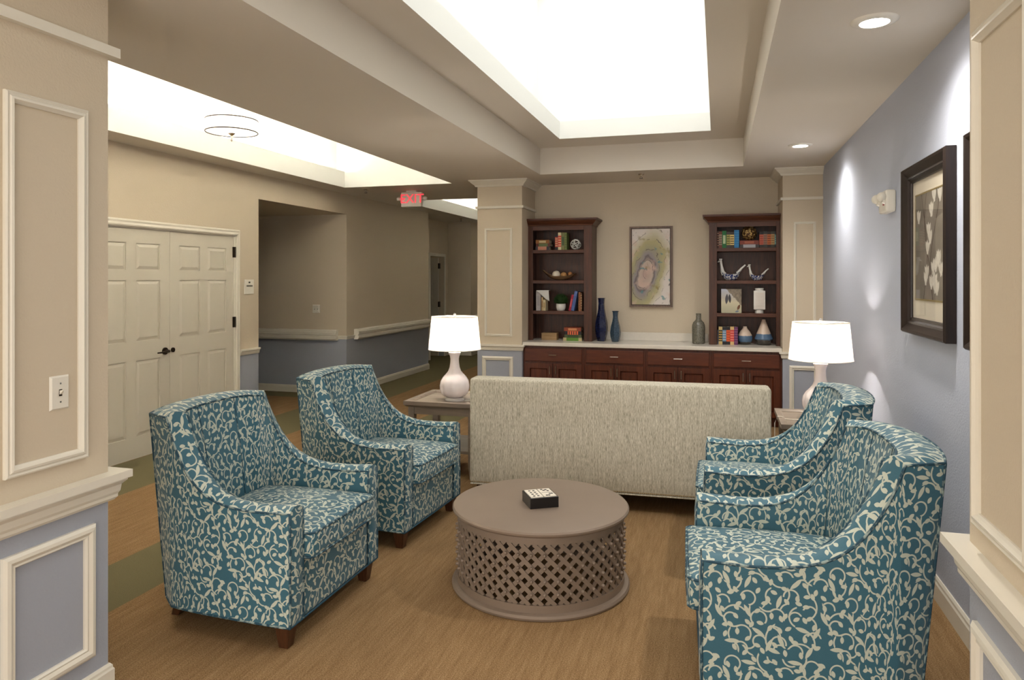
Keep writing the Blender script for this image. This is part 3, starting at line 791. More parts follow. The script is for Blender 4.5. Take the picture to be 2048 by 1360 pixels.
B(XL + .0122, XL + .0135, 6.572, 6.600, 1.530, 1.546).build('icon', 'sign ink', r)
for i in range(6): B(XL + .0122, XL + .0135, 6.540 + i * .017, 6.552 + i * .017, 1.492, 1.508).build('letter_mark', 'sign ink', r)
tag(r, 'small white room sign between the double doors and alcove', 'sign')

def can(x, y, label):
    r = empty('recessed_light', (x, y, H))
    MB().lathe([(.062, -.001), (.062, -.012), (.085, -.012), (.098, -.004), (.10, 0)], 40, (x, y, H), cap=False).build('trim_ring', 'white plastic', r, smooth=40)
    MB().lathe([(.001, -.007), (.062, -.006)], 40, (x, y, H), cap=False).build('lens', 'can lens', r)
    ld = bpy.data.lights.new('can_lamp', 'SPOT'); ld.energy = CAN; ld.color = (1, .94, .86); ld.spot_size = math.radians(150); ld.spot_blend = 1.0; ld.shadow_soft_size = .06
    lo = bpy.data.objects.new('can_lamp', ld); COL.objects.link(lo); lo.parent = r; lo.location = (0, 0, -.03)
    return tag(r, label, 'ceiling light')
can(0.67, 3.50, 'recessed can light above the framed pictures')
can(0.68, 6.585, 'recessed can light near the far panelled column')

def sprinkler(x, y, label):
    r = empty('fire_sprinkler', (x, y, H))
    MB().lathe([(.035, 0), (.03, -.008), (.008, -.009), (.008, -.03)], 20, (x, y, H)).build('escutcheon', 'nickel', r, smooth=40)
    MB().lathe([(.018, -.045), (.02, -.048)], 16, (x, y, H)).build('deflector', 'dark metal', r)
    m = MB()
    for s in (-1, 1): m.tube([(x + s * .008, y, H - .03), (x + s * .014, y, H - .04), (x + s * .008, y, H - .048)], .003, 6)
    m.build('yoke', 'dark metal', r)
    tag(r, label, 'sprinkler')
sprinkler(-0.815, 7.95, 'pendent sprinkler head in front of the abstract painting')
sprinkler(-4.37, 8.32, 'pendent sprinkler head by the end of the corridor light recess')
sprinkler(-4.75, 12.9, 'pendent sprinkler head near the open corridor door')

# exit sign
ex, ey = -3.86, 8.62
r = empty('exit_sign', (ex, ey, H - .02))
B(ex - .07, ex + .07, ey - .03, ey + .03, H - .02, H).build('canopy', 'white plastic', r, bevel=.004)
B(ex - .145, ex + .145, ey - .025, ey + .025, 2.52, H - .02).build('housing', 'white plastic', r, bevel=.008)
B(ex - .105, ex + .12, ey - .027, ey - .0251, 2.545, 2.695).build('face', 'white plastic', r)
text_mesh('EXIT', .165, 'exit red', 'lettering', r, (ex + .012, ey - .0285, 2.62), (PI / 2, 0, 0))
MB().add([(ex - .128, ey - .0285, 2.62), (ex - .10, ey - .0285, 2.60), (ex - .10, ey - .0285, 2.64)], [(0, 1, 2)]).build('arrow', 'exit red', r)
for s in (-1, 1):
    MB().lathe([(.01, 0), (.028, .01), (.03, .04), (.012, .05)], 16, (ex + s * .185, ey, 2.60)).build('lamp_head', 'white plastic', r, smooth=50)
    MB().tube([(ex + s * .145, ey, 2.62), (ex + s * .18, ey, 2.62)], .008, 8).build('arm', 'white plastic', r)
tag(r, 'ceiling mounted exit sign with red letters and side lamp heads', 'exit sign')

# emergency light on right wall
r = empty('emergency_light', (XR, 4.97, 1.985))
MB().rbox((XR - .03, 4.90, 2.055), (.03, .10, .068), .014, 4).build('housing', 'white plastic', r, smooth=60, merge=True)
for s in (-1, 1):
    MB().sphere((XR - .075, 4.90 + s * .075, 2.08), .03, 16, 10).build('lamp_head', 'white plastic', r, smooth=179)
    MB().tube([(XR - .05, 4.90 + s * .075, 2.05), (XR - .07, 4.90 + s * .075, 2.06)], .02, 8).build('neck', 'white plastic', r)
plain('red print', (180, 60, 66), .5)
B(XR - .0615, XR - .0601, 4.83, 4.87, 2.03, 2.085).build('printed_mark', 'red print', r)
tag(r, 'white two-headed emergency light on the blue wall', 'emergency light')

# pendant in corridor recess
px, py = -3.82, 4.96
r = empty('pendant_light', (px, py, 3.42))

MB().lathe([(.06, 0), (.055, -.02), (.01, -.03)], 24, (px, py, 3.42)).build('canopy', 'nickel', r, smooth=40)
MB().tube([(px, py, 3.40), (px, py, 2.75)], .006, 8).build('rod', 'nickel', r)
MB().lathe([(.203, 2.775), (.203, 2.872)], 48, (px, py, 0), cap=False).build('drum_shade', 'linen shade', r, smooth=40)
MB().lathe([(.002, 2.774), (.2, 2.777)], 40, (px, py, 0), cap=False).build('diffuser', 'linen shade', r)
for z in (2.776, 2.872): MB().tube([(px + .203 * math.cos(a * PI / 24), py + .203 * math.sin(a * PI / 24), z) for a in range(48)], .005, 6, True).build('rim', 'dark metal', r)
MB().lathe([(.003, 2.70), (.008, 2.71), (.006, 2.745), (.03, 2.765), (.03, 2.772)], 16, (px, py, 0)).build('finial', 'nickel', r, smooth=40)
ld = bpy.data.lights.new('pendant_bulb', 'POINT'); ld.energy = 3.5; ld.color = (1, .9, .78); ld.shadow_soft_size = .04
lo = bpy.data.objects.new('pendant_bulb', ld); COL.objects.link(lo); lo.parent = r; lo.location = Vector((px, py, 2.83)) - BASE[r]
tag(r, 'white drum pendant hanging in the corridor light recess', 'pendant lamp')

# framed pictures on the right wall
def framed(y0, y1, z0, z1, label, printmat):
    r = empty('framed_picture', (XR, (y0 + y1) / 2, z0))
    FP = [(0, .002), (0, .045), (.008, .055), (.02, .052), (.05, .03), (.062, .034), (.07, .022), (.082, .022), (.085, .014), (.085, .002)]
    MB().frame(y0, y1, z0, z1, FP, fx(XR, -1)).build('frame', 'frame wood', r)
    MB().box(XR - .010, XR - .004, y0 + .07, y1 - .07, z0 + .07, z1 - .07).build('mat_board', plain('mat board', (226, 216, 196), .8, 0, .1), r)
    a, b, c, d = y0 + .145, y1 - .145, z0 + .19, z1 - .165
    MB().box(XR - .0125, XR - .0102, a, b, c, d).build('print', printmat, r)
    MB().frame(a - .008, b + .008, c - .008, d + .008, [(0, .0103), (0, .0135), (.008, .0135), (.008, .0103)], fx(XR, -1)).build('fillet', plain('gold fillet', (170, 150, 96), .4, .4), r)
    MB().box(XR - .0185, XR - .0165, y0 + .082, y1 - .082, z0 + .082, z1 - .082).build('glazing', 'glass', r)
    return tag(r, label, 'picture')
framed(3.66, 4.455, 1.283, 2.185, 'dark-framed white magnolia print beside the emergency light', 'magnolia print')
framed(2.60, 3.395, 1.283, 2.185, 'dark-framed picture half hidden behind the near pillar', 'magnolia print')

# abstract painting on back wall
r = empty('abstract_painting', (-.76, YB, 1.243))
MB().frame(-1.011, -.511, 1.243, 2.195, [(0, .001), (0, .045), (.02, .045), (.02, .001)], fy(YB)).build('frame', wood('walnut frame', (96, 74, 60), (132, 108, 92), .4), r)
B(-.991, -.531, YB - .008, YB - .002, 1.263, 2.175).build('backing', 'walnut frame', r)
B(-.981, -.541, YB - .040, YB - .0082, 1.273, 2.165).build('canvas', 'abstract painting', r)
tag(r, 'tall abstract painting of swirling pastels in a slim wooden frame', 'painting')

# ------------------------------------------------------------------ built-in cabinets
CX = [-2.176, -1.461, -.770, -.070, .648]
FYc = 8.0
def cabinet(x0, x1, label):
    r = empty('base_cabinet', ((x0 + x1) / 2, FYc, 0))
    m = MB(); m.box(x0, x1, FYc + .06, YB - .002, .001, .1)
    m.build('toe_kick', 'cherry wood', r)
    B(x0, x1, FYc, YB - .002, .1, .802).build('body', 'cherry wood', r)
    a, b = x0 + .022, x1 - .022
    dr = B(a, b, FYc - .018, FYc - .0005, .628, .775).build('drawer', 'cherry wood flat', r, bevel=.004)
    c = (a + b) / 2
    MB().tube([(c - .045, FYc - .019, .702), (c - .045, FYc - .043, .702), (c + .045, FYc - .043, .702), (c + .045, FYc - .019, .702)], .0045, 8).build('handle', 'nickel', dr)
    for s, (u, v) in ((-1, (a, c - .004)), (1, (c + .004, b))):
        m = MB(); y0, y1 = FYc - .020, FYc - .0005
        m.box(u, u + .062, y0, y1, .11, .605).box(v - .062, v, y0, y1, .11, .605).box(u + .062, v - .062, y0, y1, .545, .605).box(u + .062, v - .062, y0, y1, .11, .17)
        d = m.build('door', 'cherry wood', r)
        k = .012; q = lambda y, e: [(u + .062 + e, y, .17 + e), (v - .062 - e, y, .17 + e), (v - .062 - e, y, .545 - e), (u + .062 + e, y, .545 - e)]
        MB().frustum(q(FYc - .001, 0), q(FYc - .008, k)).build('panel', 'cherry wood', d)
        hx = (v - .03) if s < 0 else (u + .03)
        MB().tube([(hx, FYc - .021, .575), (hx, FYc - .045, .575), (hx, FYc - .045, .485), (hx, FYc - .021, .485)], .0045, 8).build('handle', 'nickel', d)
    return tag(r, label, 'cabinet', 'base cabinets under the stone counter')
for i, l in enumerate(('cherry base cabinet next to the corridor column', 'cherry base cabinet below the two dark blue vases', 'cherry base cabinet below the abstract painting and bottle', 'cherry base cabinet next to the column by the blue wall')):
    cabinet(CX[i] + .001, CX[i + 1] - .001, l)
CT = 0.846
r = empty('countertop', (-.765, 8.25, .803))
B(-2.176, .648, 7.962, YB - .002, .803, CT).build('slab', 'stone counter', r, bevel=.006)
B(-1.39, -.11, YB - .022, YB - .002, CT, CT + .095).build('backsplash', 'stone counter', r, bevel=.003)
tag(r, 'pale stone countertop running over the cherry base cabinets', 'countertop')

BY, BD = 8.22, YB - .003
SH = [1.918, 1.558, 1.197]
def bookcase(x0, x1, sl, sr, crown_side, label):
    r = empty('bookcase', ((x0 + x1) / 2, (BY + BD) / 2, CT)); z0, z1 = CT + .0005, 2.215
    for a, b in ((x0, x0 + .02), (x1 - .02, x1)): B(a, b, BY + .02, BD, z0, z1).build('side_panel', 'bookcase wood', r)
    B(x0 + .02, x1 - .02, BD - .012, BD, z0, z1).build('back_panel', 'bookcase wood', r)
    B(x0, x0 + sl, BY, BY + .02, z0, z1).build('stile', 'bookcase wood', r, bevel=.002)
    B(x1 - sr, x1, BY, BY + .02, z0, z1).build('stile', 'bookcase wood', r, bevel=.002)
    B(x0 + sl, x1 - sr, BY, BY + .02, 2.15, z1).build('top_rail', 'bookcase wood flat', r)
    B(x0 + .02, x1 - .02, BY + .02, BD - .012, 2.19, 2.21).build('top_panel', 'bookcase wood flat', r)
    for s in SH: B(x0 + .0205, x1 - .0205, BY + .004, BD - .0125, s - .038, s).build('shelf', 'bookcase wood flat', r, bevel=.002)
    pr = [(0, 2.20), (.012, 2.20), (.016, 2.215), (.05, 2.25), (.055, 2.262), (.068, 2.264), (.068, 2.285), (0, 2.285)]
    p = [(x0, BY), (x1, BY), (x1, BD)] if crown_side > 0 else [(x1, BY), (x0, BY), (x0, BD)]
    sw(orient(p, ((x0 + x1) / 2, 8.4)), pr).build('crown', 'bookcase wood flat', r)
    B(x0, x1, BY, BD, 2.216, 2.284).build('cap', 'bookcase wood flat', r)
    return tag(r, label, 'bookcase', 'built-in bookcases on the counter')
bookcase(-2.176, -1.408, .06, .096, 1, 'dark cherry bookcase against the corridor column, holding the wire ball and potted grass')
bookcase(-.096, .646, .085, .040, -1, 'dark cherry bookcase against the column by the blue wall, holding the hen bowls')

# ------------------------------------------------------------------ books
def bookmat(c): return plain('book cloth %d %d %d' % c, c, .5, 0, .4, .08, 30)
def book(x, z, t, h, col, band, label, group, d=.15, flat=False, lean=0.0, y=None, style=0, patch=None):
    """upright: spine towards the room at y, thickness along x.  flat: lies with the spine towards the room"""
    y = BY + .035 if y is None else y
    rot = (0, PI / 2, 0) if flat else (0, lean, 0)
    r = empty('book', (x, y, z + (t if flat else 0)), rot=rot)
    c = MB(); k = .003
    c.box(0, k, 0, d, 0, h).box(t - k, t, 0, d, 0, h).box(k, t - k, 0, k, 0, h)
    c.build('cover', bookmat(col), r, local=True)
    B(k, t - k, k, d - .006, .004, h - .004).build('page_block', plain('book paper', (214, 200, 170), .8), r, local=True)
    bm = bookmat(band)
    if style == 0:
        for q in (.16, .3, .44, .58, .72, .86): B(-.0004, t + .0004, -.0012, .0006, h * q - .004, h * q + .004).build('spine_band', bm, r, local=True)
    elif style == 1:
        B(-.0004, t + .0004, -.0012, .0006, h * .18, h * .82).build('spine_label', bm, r, local=True)
        if patch:
            for q in (.28, .42, .56, .7): B(.002, t - .002, -.002, -.0011, h * q - .005, h * q + .005).build('spine_band', bookmat(patch), r, local=True)
    else:
        B(t * .2, t * .8, -.0012, .0006, h * .25, h * .75).build('spine_title', bm, r, local=True)
    return tag(r, label, 'book', group)
g = 'books on the top shelf beside the corridor column'
s1 = SH[0] + .0005
xs = PY(1070, 490, BY + .03).x
book(xs + .005, s1, .042, .165, (60, 52, 58), (196, 132, 104), 'thin dark book with a copper spine, lowest of its stack beside the wire ball', g, flat=True, style=1)
book(xs + .012, s1 + .0425, .036, .175, (92, 42, 34), (98, 110, 66), 'maroon book with green spine label, middle of the top shelf stack', g, flat=True, style=1)
book(xs + .008, s1 + .079, .042, .165, (150, 96, 40), (206, 186, 140), 'ochre book on top of the stack of three', g, flat=True, style=2)
x = PY(1110, 490, BY + .03).x
book(x, s1, .034, .185, (34, 30, 34), (186, 74, 62), 'black book with red spine label beside the cream one', g, style=1, patch=(206, 170, 120))
book(x + .036, s1, .038, .205, (216, 200, 158), (204, 62, 48), 'cream book with a bright red spine label', g, style=1, patch=(226, 196, 150))
book(x + .076, s1, .038, .205, (120, 118, 70), (66, 88, 54), 'olive book with dark green spine lettering', g, style=2)
book(x + .116, s1, .024, .203, (110, 122, 62), (86, 96, 46), 'slim moss green book at the end of its row', g, style=0)
g = 'books on the third shelf beside the corridor column'
s3 = SH[2] + .0005
x = PY(1072, 610, BY + .03).x
book(x, s3, .055, .235, (178, 172, 170), (160, 154, 152), 'tall grey-white book under the draped white cloth', g, style=2, d=.14)
book(x + .066, s3, .018, .16, (198, 168, 124), (150, 112, 70), 'slim tan book beside the tall grey-white one', g, style=2, d=.14)
book(x + .086, s3, .03, .13, (206, 190, 150), (176, 150, 104), 'short cream book beside the potted grass', g, style=2, d=.13)
x = PY(1137, 620, BY + .03).x
book(x, s3 + .0053, .026, .19, (164, 26, 52), (196, 80, 84), 'crimson book leaning on the blue one', g, style=2, lean=.19, d=.15)
book(x + .030, s3 + .0068, .034, .235, (84, 106, 160), (70, 88, 140), 'tall blue book leaning beside the crimson one', g, style=2, lean=.19, d=.16)
book(x + .118, s3, .024, .222, (146, 92, 48), (126, 76, 38), 'light brown book standing upright by the leaning blue one', g, style=0)
book(x + .143, s3, .016, .215, (112, 72, 42), (180, 150, 104), 'slim brown book against the bookcase stile', g, style=0)
g = 'books stacked on the counter in the bookcase'
x = PY(1126, 678, BY + .03).x; z = CT + .0005
book(x, z, .036, .225, (196, 178, 132), (96, 140, 48), 'cream book with a bright green spine label, lowest of the stack of four', g, flat=True, style=1)
book(x + .015, z + .0365, .034, .205, (84, 90, 54), (58, 74, 40), 'dark olive book second from the bottom of the stack of four', g, flat=True, style=1)
book(x + .02, z + .071, .042, .195, (34, 32, 36), (220, 104, 60), 'black book with an orange spine label in the stack of four', g, flat=True, style=1, patch=(40, 34, 34))
book(x + .01, z + .1135, .042, .205, (140, 62, 34), (196, 130, 84), 'rust brown book on top of the stack of four', g, flat=True, style=2)
g = 'books on the top shelf beside the gold ball'
x = PY(1434, 495, BY + .03).x + .002
for t, h, c, b, st, l, pt in ((.018, .19, (70, 40, 30), (170, 120, 90), 0, 'slim dark brown book against the stile', None), (.032, .185, (112, 60, 44), (146, 124, 104), 1, 'brown book with grey spine label', (110, 80, 62)), (.044, .19, (20, 104, 50), (176, 190, 150), 2, 'bright green book', None),
                          (.036, .18, (74, 66, 60), (166, 160, 84), 1, 'dark book with yellow-green spine label', (90, 80, 44)), (.042, .178, (64, 54, 46), (222, 196, 120), 1, 'dark book with pale yellow spine label', (90, 70, 40)), (.05, .197, (44, 122, 176), (60, 140, 190), 0, 'bright blue book', None)):
    book(x, s1, t, h, c, b, l + ' in the row before the gold ball', g, style=st, patch=pt); x += t + .002
xm = x + .006
book(xm, s1, .036, .20, (70, 64, 64), (176, 176, 180), 'dark grey book with pale lettering beneath the red-brown one', g, flat=True, style=1)
book(xm, s1 + .0365, .044, .20, (128, 58, 44), (166, 92, 66), 'red-brown book carrying the gold pebble ball', g, flat=True, style=2)
xb = xm + .1
x = xm + .204
for t, h, c, b, st, l, pt in ((.042, .175, (44, 38, 36), (188, 92, 68), 1, 'dark book with salmon spine label', (150, 60, 44)), (.038, .18, (60, 58, 54), (150, 110, 90), 1, 'charcoal book with dusty brown spine label', (120, 84, 70)), (.038, .176, (48, 36, 30), (196, 104, 48), 1, 'dark book with orange spine label', (120, 54, 26)),
                          (.036, .178, (62, 60, 48), (182, 144, 92), 1, 'dark book with tan spine label', (130, 96, 56)), (.030, .176, (34, 36, 40), (86, 138, 132), 1, 'dark book with sea-green spine label', (150, 170, 160))):
    book(x, s1, t, h, c, b, l + ' in the row after the gold ball', g, style=st, patch=pt); x += t + .001
g = 'books on the counter beside the dipped vases'
x = PY(1434, 689, BY + .03).x + .004; z = CT + .0005
for t, h, c, b, st, l, pt in ((.012, .16, (86, 84, 96), (70, 66, 80), 0, 'very slim grey-purple book', None), (.039, .197, (208, 180, 120), (74, 70, 44), 1, 'cream book with olive spine label', (220, 170, 80)), (.039, .197, (36, 34, 40), (104, 140, 166), 1, 'black book with pale blue spine label', (180, 190, 200)),
                          (.039, .197, (40, 34, 36), (226, 96, 44), 1, 'black book with orange spine label', (190, 70, 30)), (.040, .2, (214, 178, 122), (214, 72, 68), 1, 'cream book with coral red spine label', (240, 150, 130)), (.038, .198, (104, 52, 96), (150, 100, 132), 0, 'purple book', None)):
    book(x, z, t, h, c, b, l + ' on the counter beside the dipped vases', g, style=st, patch=pt); x += t + .002

# ------------------------------------------------------------------ shelf ornaments
def at(pxx, zz, Y): v = PY(pxx, 600, Y); return v.x
# wire ball
wx, wr = at(1151.5, 0, BY + .11), .068
r = empty('wire_ball', (wx, BY + .11, s1))
ph = (1 + 5 ** .5) / 2
iv = [Vector(p).normalized() for p in [(0, 1, ph), (0, -1, ph), (0, 1, -ph), (0, -1, -ph), (1, ph, 0), (-1, ph, 0), (1, -ph, 0), (-1, -ph, 0), (ph, 0, 1), (-ph, 0, 1), (ph, 0, -1), (-ph, 0, -1)]]
rotm = iv[1].rotation_difference(Vector((-.12, -1, .12)).normalized()).to_matrix()
iv = [rotm @ p for p in iv]
minz = min(p.z for p in iv); cz = s1 - minz * (wr - .006) + .0062
m = MB(); c0 = Vector((wx, BY + .11, cz))
for i in range(12):
    for j in range(i + 1, 12):
        if (iv[i] - iv[j]).length < 1.06: m.tube([c0 + iv[i] * (wr - .006), c0 + (iv[i] + iv[j]).normalized() * (wr - .007), c0 + iv[j] * (wr - .006)], .0052, 6)
m.build('wire_frame', 'white ceramic', r, smooth=60)
m = MB()
for p in iv: m.sphere(c0 + p * (wr - .006), .0062, 8, 6)
m.build('joints', 'white ceramic', r, smooth=179)
tag(r, 'open white wire ball on the top shelf', 'ornament')
# boat bowl and balls
s2 = SH[1] + .0005
xa, xb2 = at(1085, 0, BY + .14), at(1153, 0, BY + .14); yb = BY + .14
r = empty('boat_bowl', ((xa + xb2) / 2, yb, s2))
m = MB(); N, Kk = 28, 10
for side in (0, 1):
    o = len(m.v); th = .008 * side
    for i in range(N + 1):
        t = i / N; xx = xa + (xb2 - xa) * t
        e = (2 * t - 1); zz = .002 + th + (.118 if e < 0 else .075) * abs(e) ** 2.3
        hw = .074 * (1 - abs(e) ** 3) ** .5 * .9 + .012
        for k in range(Kk + 1):
            v = k / Kk * 2 - 1
            m.v.append(Vector((xx, yb + v * hw, s2 + zz + .042 * v * v * (1 - abs(e)) ** .5)))
    for i in range(N):
        for k in range(Kk):
            q = [o + i * (Kk + 1) + k, o + (i + 1) * (Kk + 1) + k, o + (i + 1) * (Kk + 1) + k + 1, o + i * (Kk + 1) + k + 1]
            m.f.append(q if side else q[::-1]); m.uv.append(None)
wood('driftwood', (96, 64, 40), (176, 142, 104), .5, 0, 1.5)
m.build('bowl', 'driftwood', r, smooth=60)
tag(r, 'long curved wooden boat bowl on the second shelf', 'bowl')
def ball(px_, r_, zoff, mat, label):
    o = MB().sphere((at(px_, 0, yb), yb, s2 + zoff + r_), r_, 24, 14).build('decorative_ball', mat, smooth=179)
    tag(o, label, 'ball', 'balls in the boat bowl')
plain('cream ball', (228, 216, 196), .6, 0, .3, .1, 60, .4, 150); plain('tan ball', (190, 142, 88), .5, 0, .3, .3, 40, .4, 90); plain('brown ball', (170, 116, 70), .5, 0, .3, .3, 40, .4, 90)
ball(1112.5, .049, .018, 'cream ball', 'cream textured ball, largest in the boat bowl')
ball(1127.5, .038, .022, 'tan ball', 'tan textured ball beside the cream one')
ball(1140, .030, .042, 'brown ball', 'small brown ball by the low end of the bowl')
# white cloth
cxm = PY(1072, 610, BY + .03).x; zt = s3 + .2355
r = empty('white_cloth', (cxm + .03, BY + .03, zt - .1))
yf = BY + .0305
sh = lambda X, Z: PY(1055 + X / 10.46, 560 + Z / 10.46, yf)
m = MB(); N = 10
top = [(188, 100), (270, 101), (350, 103), (437, 106)]; bot = [(188, 226), (272, 290), (378, 395), (462, 442)]
L = 12
for j in range(L + 1):
    for i in range(4):
        a, b = top[i], bot[i]; p = sh(a[0] + (b[0] - a[0]) * j / L, a[1] + (b[1] - a[1]) * j / L)
        p.y = yf - .003 - .006 * (i % 2) * j / L; p.z = min(p.z, zt + .004); m.v.append(p)
for j in range(L):
    for i in range(3): m.f.append([j * 4 + i, j * 4 + i + 1, (j + 1) * 4 + i + 1, (j + 1) * 4 + i]); m.uv.append(None)
o = len(m.v)
for i in range(4):
    p = m.v[i]; m.v.append(Vector((p.x, p.y, zt + .004))); m.v.append(Vector((p.x, yf + .12, zt + .004)))
for i in range(3): m.f.append([o + 2 * i, o + 2 * i + 1, o + 2 * i + 3, o + 2 * i + 2]); m.uv.append(None)
plain('white linen', (222, 220, 214), .85, 0, .1, .04, 40, .3, 200)
oc = m.build('fabric', 'white linen', r, smooth=60); sm = oc.modifiers.new('solid', 'SOLIDIFY'); sm.thickness = .003
tag(r, 'white cloth draped over the tall grey-white book', 'cloth')
# potted grass
gx, gy = at(1122, 0, BY + .12), BY + .12
r = empty('potted_grass', (gx, gy, s3))
MB().lathe([(.042, 0), (.052, .012), (.058, .04), (.058, .075), (.055, .082), (.05, .08), (.05, .07)], 32, (gx, gy, s3)).build('pot', 'white ceramic', r, smooth=50)
MB().lathe([(.001, .07), (.051, .07)], 24, (gx, gy, s3), cap=False).build('soil', plain('soil', (40, 30, 22), .95), r)
m = MB(); rn = random.Random(5)
m.sphere((gx, gy, s3 + .122), .062, 20, 12)
for i in range(2200):
    a = rn.uniform(0, 2 * PI); e = math.asin(rn.uniform(-.35, 1)); rad = rn.uniform(.082, .098)
    d = Vector((math.cos(e) * math.cos(a), math.cos(e) * math.sin(a), math.sin(e)))
    c0 = Vector((gx, gy, s3 + .118)); tip = c0 + d * rad * Vector((1, 1, .95)).length / 1.7; root = c0 + d * .02 + Vector((0, 0, -.012))
    u = d.cross(Vector((rn.uniform(-1, 1), rn.uniform(-1, 1), rn.uniform(-1, 1)))).normalized() * .003
    m.add([root - u, root + u, tip], [(0, 1, 2)])
f = m.build('grass_blades', plain('grass green', (44, 72, 28), .7, 0, .3, .35, 60), r); f['kind'] = 'stuff'
tag(r, 'round ball of green grass in a small white pot', 'potted plant')
# wooden box
bx0, bx1 = at(1083, 0, BY + .06), at(1113, 0, BY + .06)
r = empty('wooden_box', ((bx0 + bx1) / 2, BY + .1, CT + .0005))
wood('box wood', (140, 108, 70), (186, 152, 108), .5, 0, 1.5)
B(bx0, bx1, BY + .06, BY + .17, CT + .0005, CT + .068).build('body', 'box wood', r, bevel=.002)
B(bx0 - .001, bx1 + .001, BY + .059, BY + .171, CT + .0685, CT + .084).build('lid', 'box wood', r, bevel=.002)
tag(r, 'small plain wooden box on the counter in the bookcase', 'box')
# gold ball
o = MB().sphere((xb, BY + .115, s1 + .081 + .0835), .083, 32, 20).build('pebble_ball', 'gold pebble', smooth=179)
tag(o, 'gold and brown pebble ball resting on two flat books', 'ornament')
# hens
def hen(px_l, px_r, zt, mat, label):
    Yh = BY + .14; x0, x1 = at(px_l, 0, Yh), at(px_r, 0, Yh); w = x1 - x0; cx = x0 + w * .48
    r = empty('hen_bowl', (cx, Yh, s2)); hw = w * .33; bh = w * .26
    prof = [(.42, 0), (.5, .02), (.7, .2), (.87, .5), (.97, .8), (1.0, 1.0), (.94, 1.0), (.8, .6), (.5, .3), (.02, .25)]
    m = MB().lathe([(a * hw, b * bh) for a, b in prof], 40, (cx, Yh, s2), sy=.66)
    for v in m.v:
        e = (v.x - cx) / hw; v.z = s2 + (v.z - s2) * (.86 + .42 * e * e)
    m.build('bowl', mat, r, smooth=60)
    nx = cx - hw * .92
    pts = [(nx + w * .07, s2 + bh * .85), (nx + w * .01, s2 + bh * 1.25), (nx - w * .025, s2 + bh + (zt - s2 - bh) * .5), (nx - w * .05, zt - w * .10), (nx - w * .055, zt - w * .05)]
    MB().tube([(a, Yh, b) for a, b in pts], [w * .10, w * .075, w * .05, w * .05, w * .04], 14).build('neck', 'white ceramic', r, smooth=70)
    hx, hz = nx - w * .06, zt - w * .075
    MB().sphere((hx, Yh, hz), w * .058, 14, 10).build('head', 'white ceramic', r, smooth=179)
    MB().tube([(hx - w * .03, Yh, hz), (hx - w * .08, Yh, hz - w * .03), (hx - w * .11, Yh, hz - w * .045)], [w * .04, w * .022, .001], 10).build('beak', 'white ceramic', r, smooth=60)
    m = MB()
    for k in range(3): m.sphere((hx - w * .03 + k * w * .035, Yh, hz + w * .06), w * .03, 8, 6, sy=.5)
    m.build('comb', 'white ceramic', r, smooth=179)
    tx = cx + hw * .82
    MB().tube([(tx - w * .05, Yh, s2 + bh * 1.0), (tx + w * .04, Yh, s2 + bh * 1.35), (tx + w * .12, Yh, s2 + bh * 1.75), (x1, Yh, s2 + bh * 2.2)], [w * .06, w * .055, w * .04, w * .03], 8).build('tail', 'white ceramic', r, smooth=60)
    tag(r, label, 'bowl')
hen(1434.5, 1491, PY(1440, 518, BY + .14).z, 'blue floral ceramic', 'larger blue and white hen bowl with floral body')
hen(1493.5, 1537, PY(1500, 529, BY + .14).z, 'blue scale ceramic', 'smaller blue and white hen bowl with scale pattern')
# picture book
ya = BY + .05
x0, x1 = PY(1442.5, 600, ya).x, PY(1483, 600, ya).x; zt = PY(1460, 578, ya).z
r = empty('picture_book', ((x0 + x1) / 2, ya, s3))
B(x0, x1, ya, ya + .004, s3, zt).build('front_cover', 'picture book print', r)
B(x0 + .003, x1 - .003, ya + .004, ya + .018, s3 + .003, zt - .003).build('page_block', 'book paper' if 'book paper' in M else 'mat board', r)
B(x0, x1, ya + .018, ya + .022, s3, zt).build('back_cover', bookmat((120, 110, 96)), r)
tag(r, 'illustrated picture book standing face out on the third shelf', 'book')
# white embossed vase
vx, vy = at(1518.5, 0, BY + .1), BY + .1
r = empty('embossed_vase', (vx, vy, s3)); zt = PY(1518, 576, vy).z - s3
MB().lathe([(.046, 0), (.048, .004), (.046, .036), (.05, .04)], 32, (vx, vy, s3)).build('foot', 'white ceramic', r, smooth=40)
m = MB(); m.rbox((vx, vy, s3 + .04 + (zt - .068) / 2), (.061, .055, (zt - .068) / 2), .006, 4); m.build('body', 'white ceramic', r, smooth=50, merge=True)
m = MB()
for k in range(11): m.box(vx - .048, vx + .048, vy - .0565, vy - .0552, s3 + .056 + k * (zt - .1) / 11, s3 + .062 + k * (zt - .1) / 11)
m.build('embossed_lines', plain('cream emboss', (212, 196, 180), .4), r)
MB().lathe([(.046, zt - .028), (.044, zt - .02), (.047, zt - .004), (.044, zt), (.036, zt - .002), (.036, zt - .02)], 32, (vx, vy, s3)).build('rim', 'white ceramic', r, smooth=40)
tag(r, 'white square vase with embossed lines and round rim', 'vase')
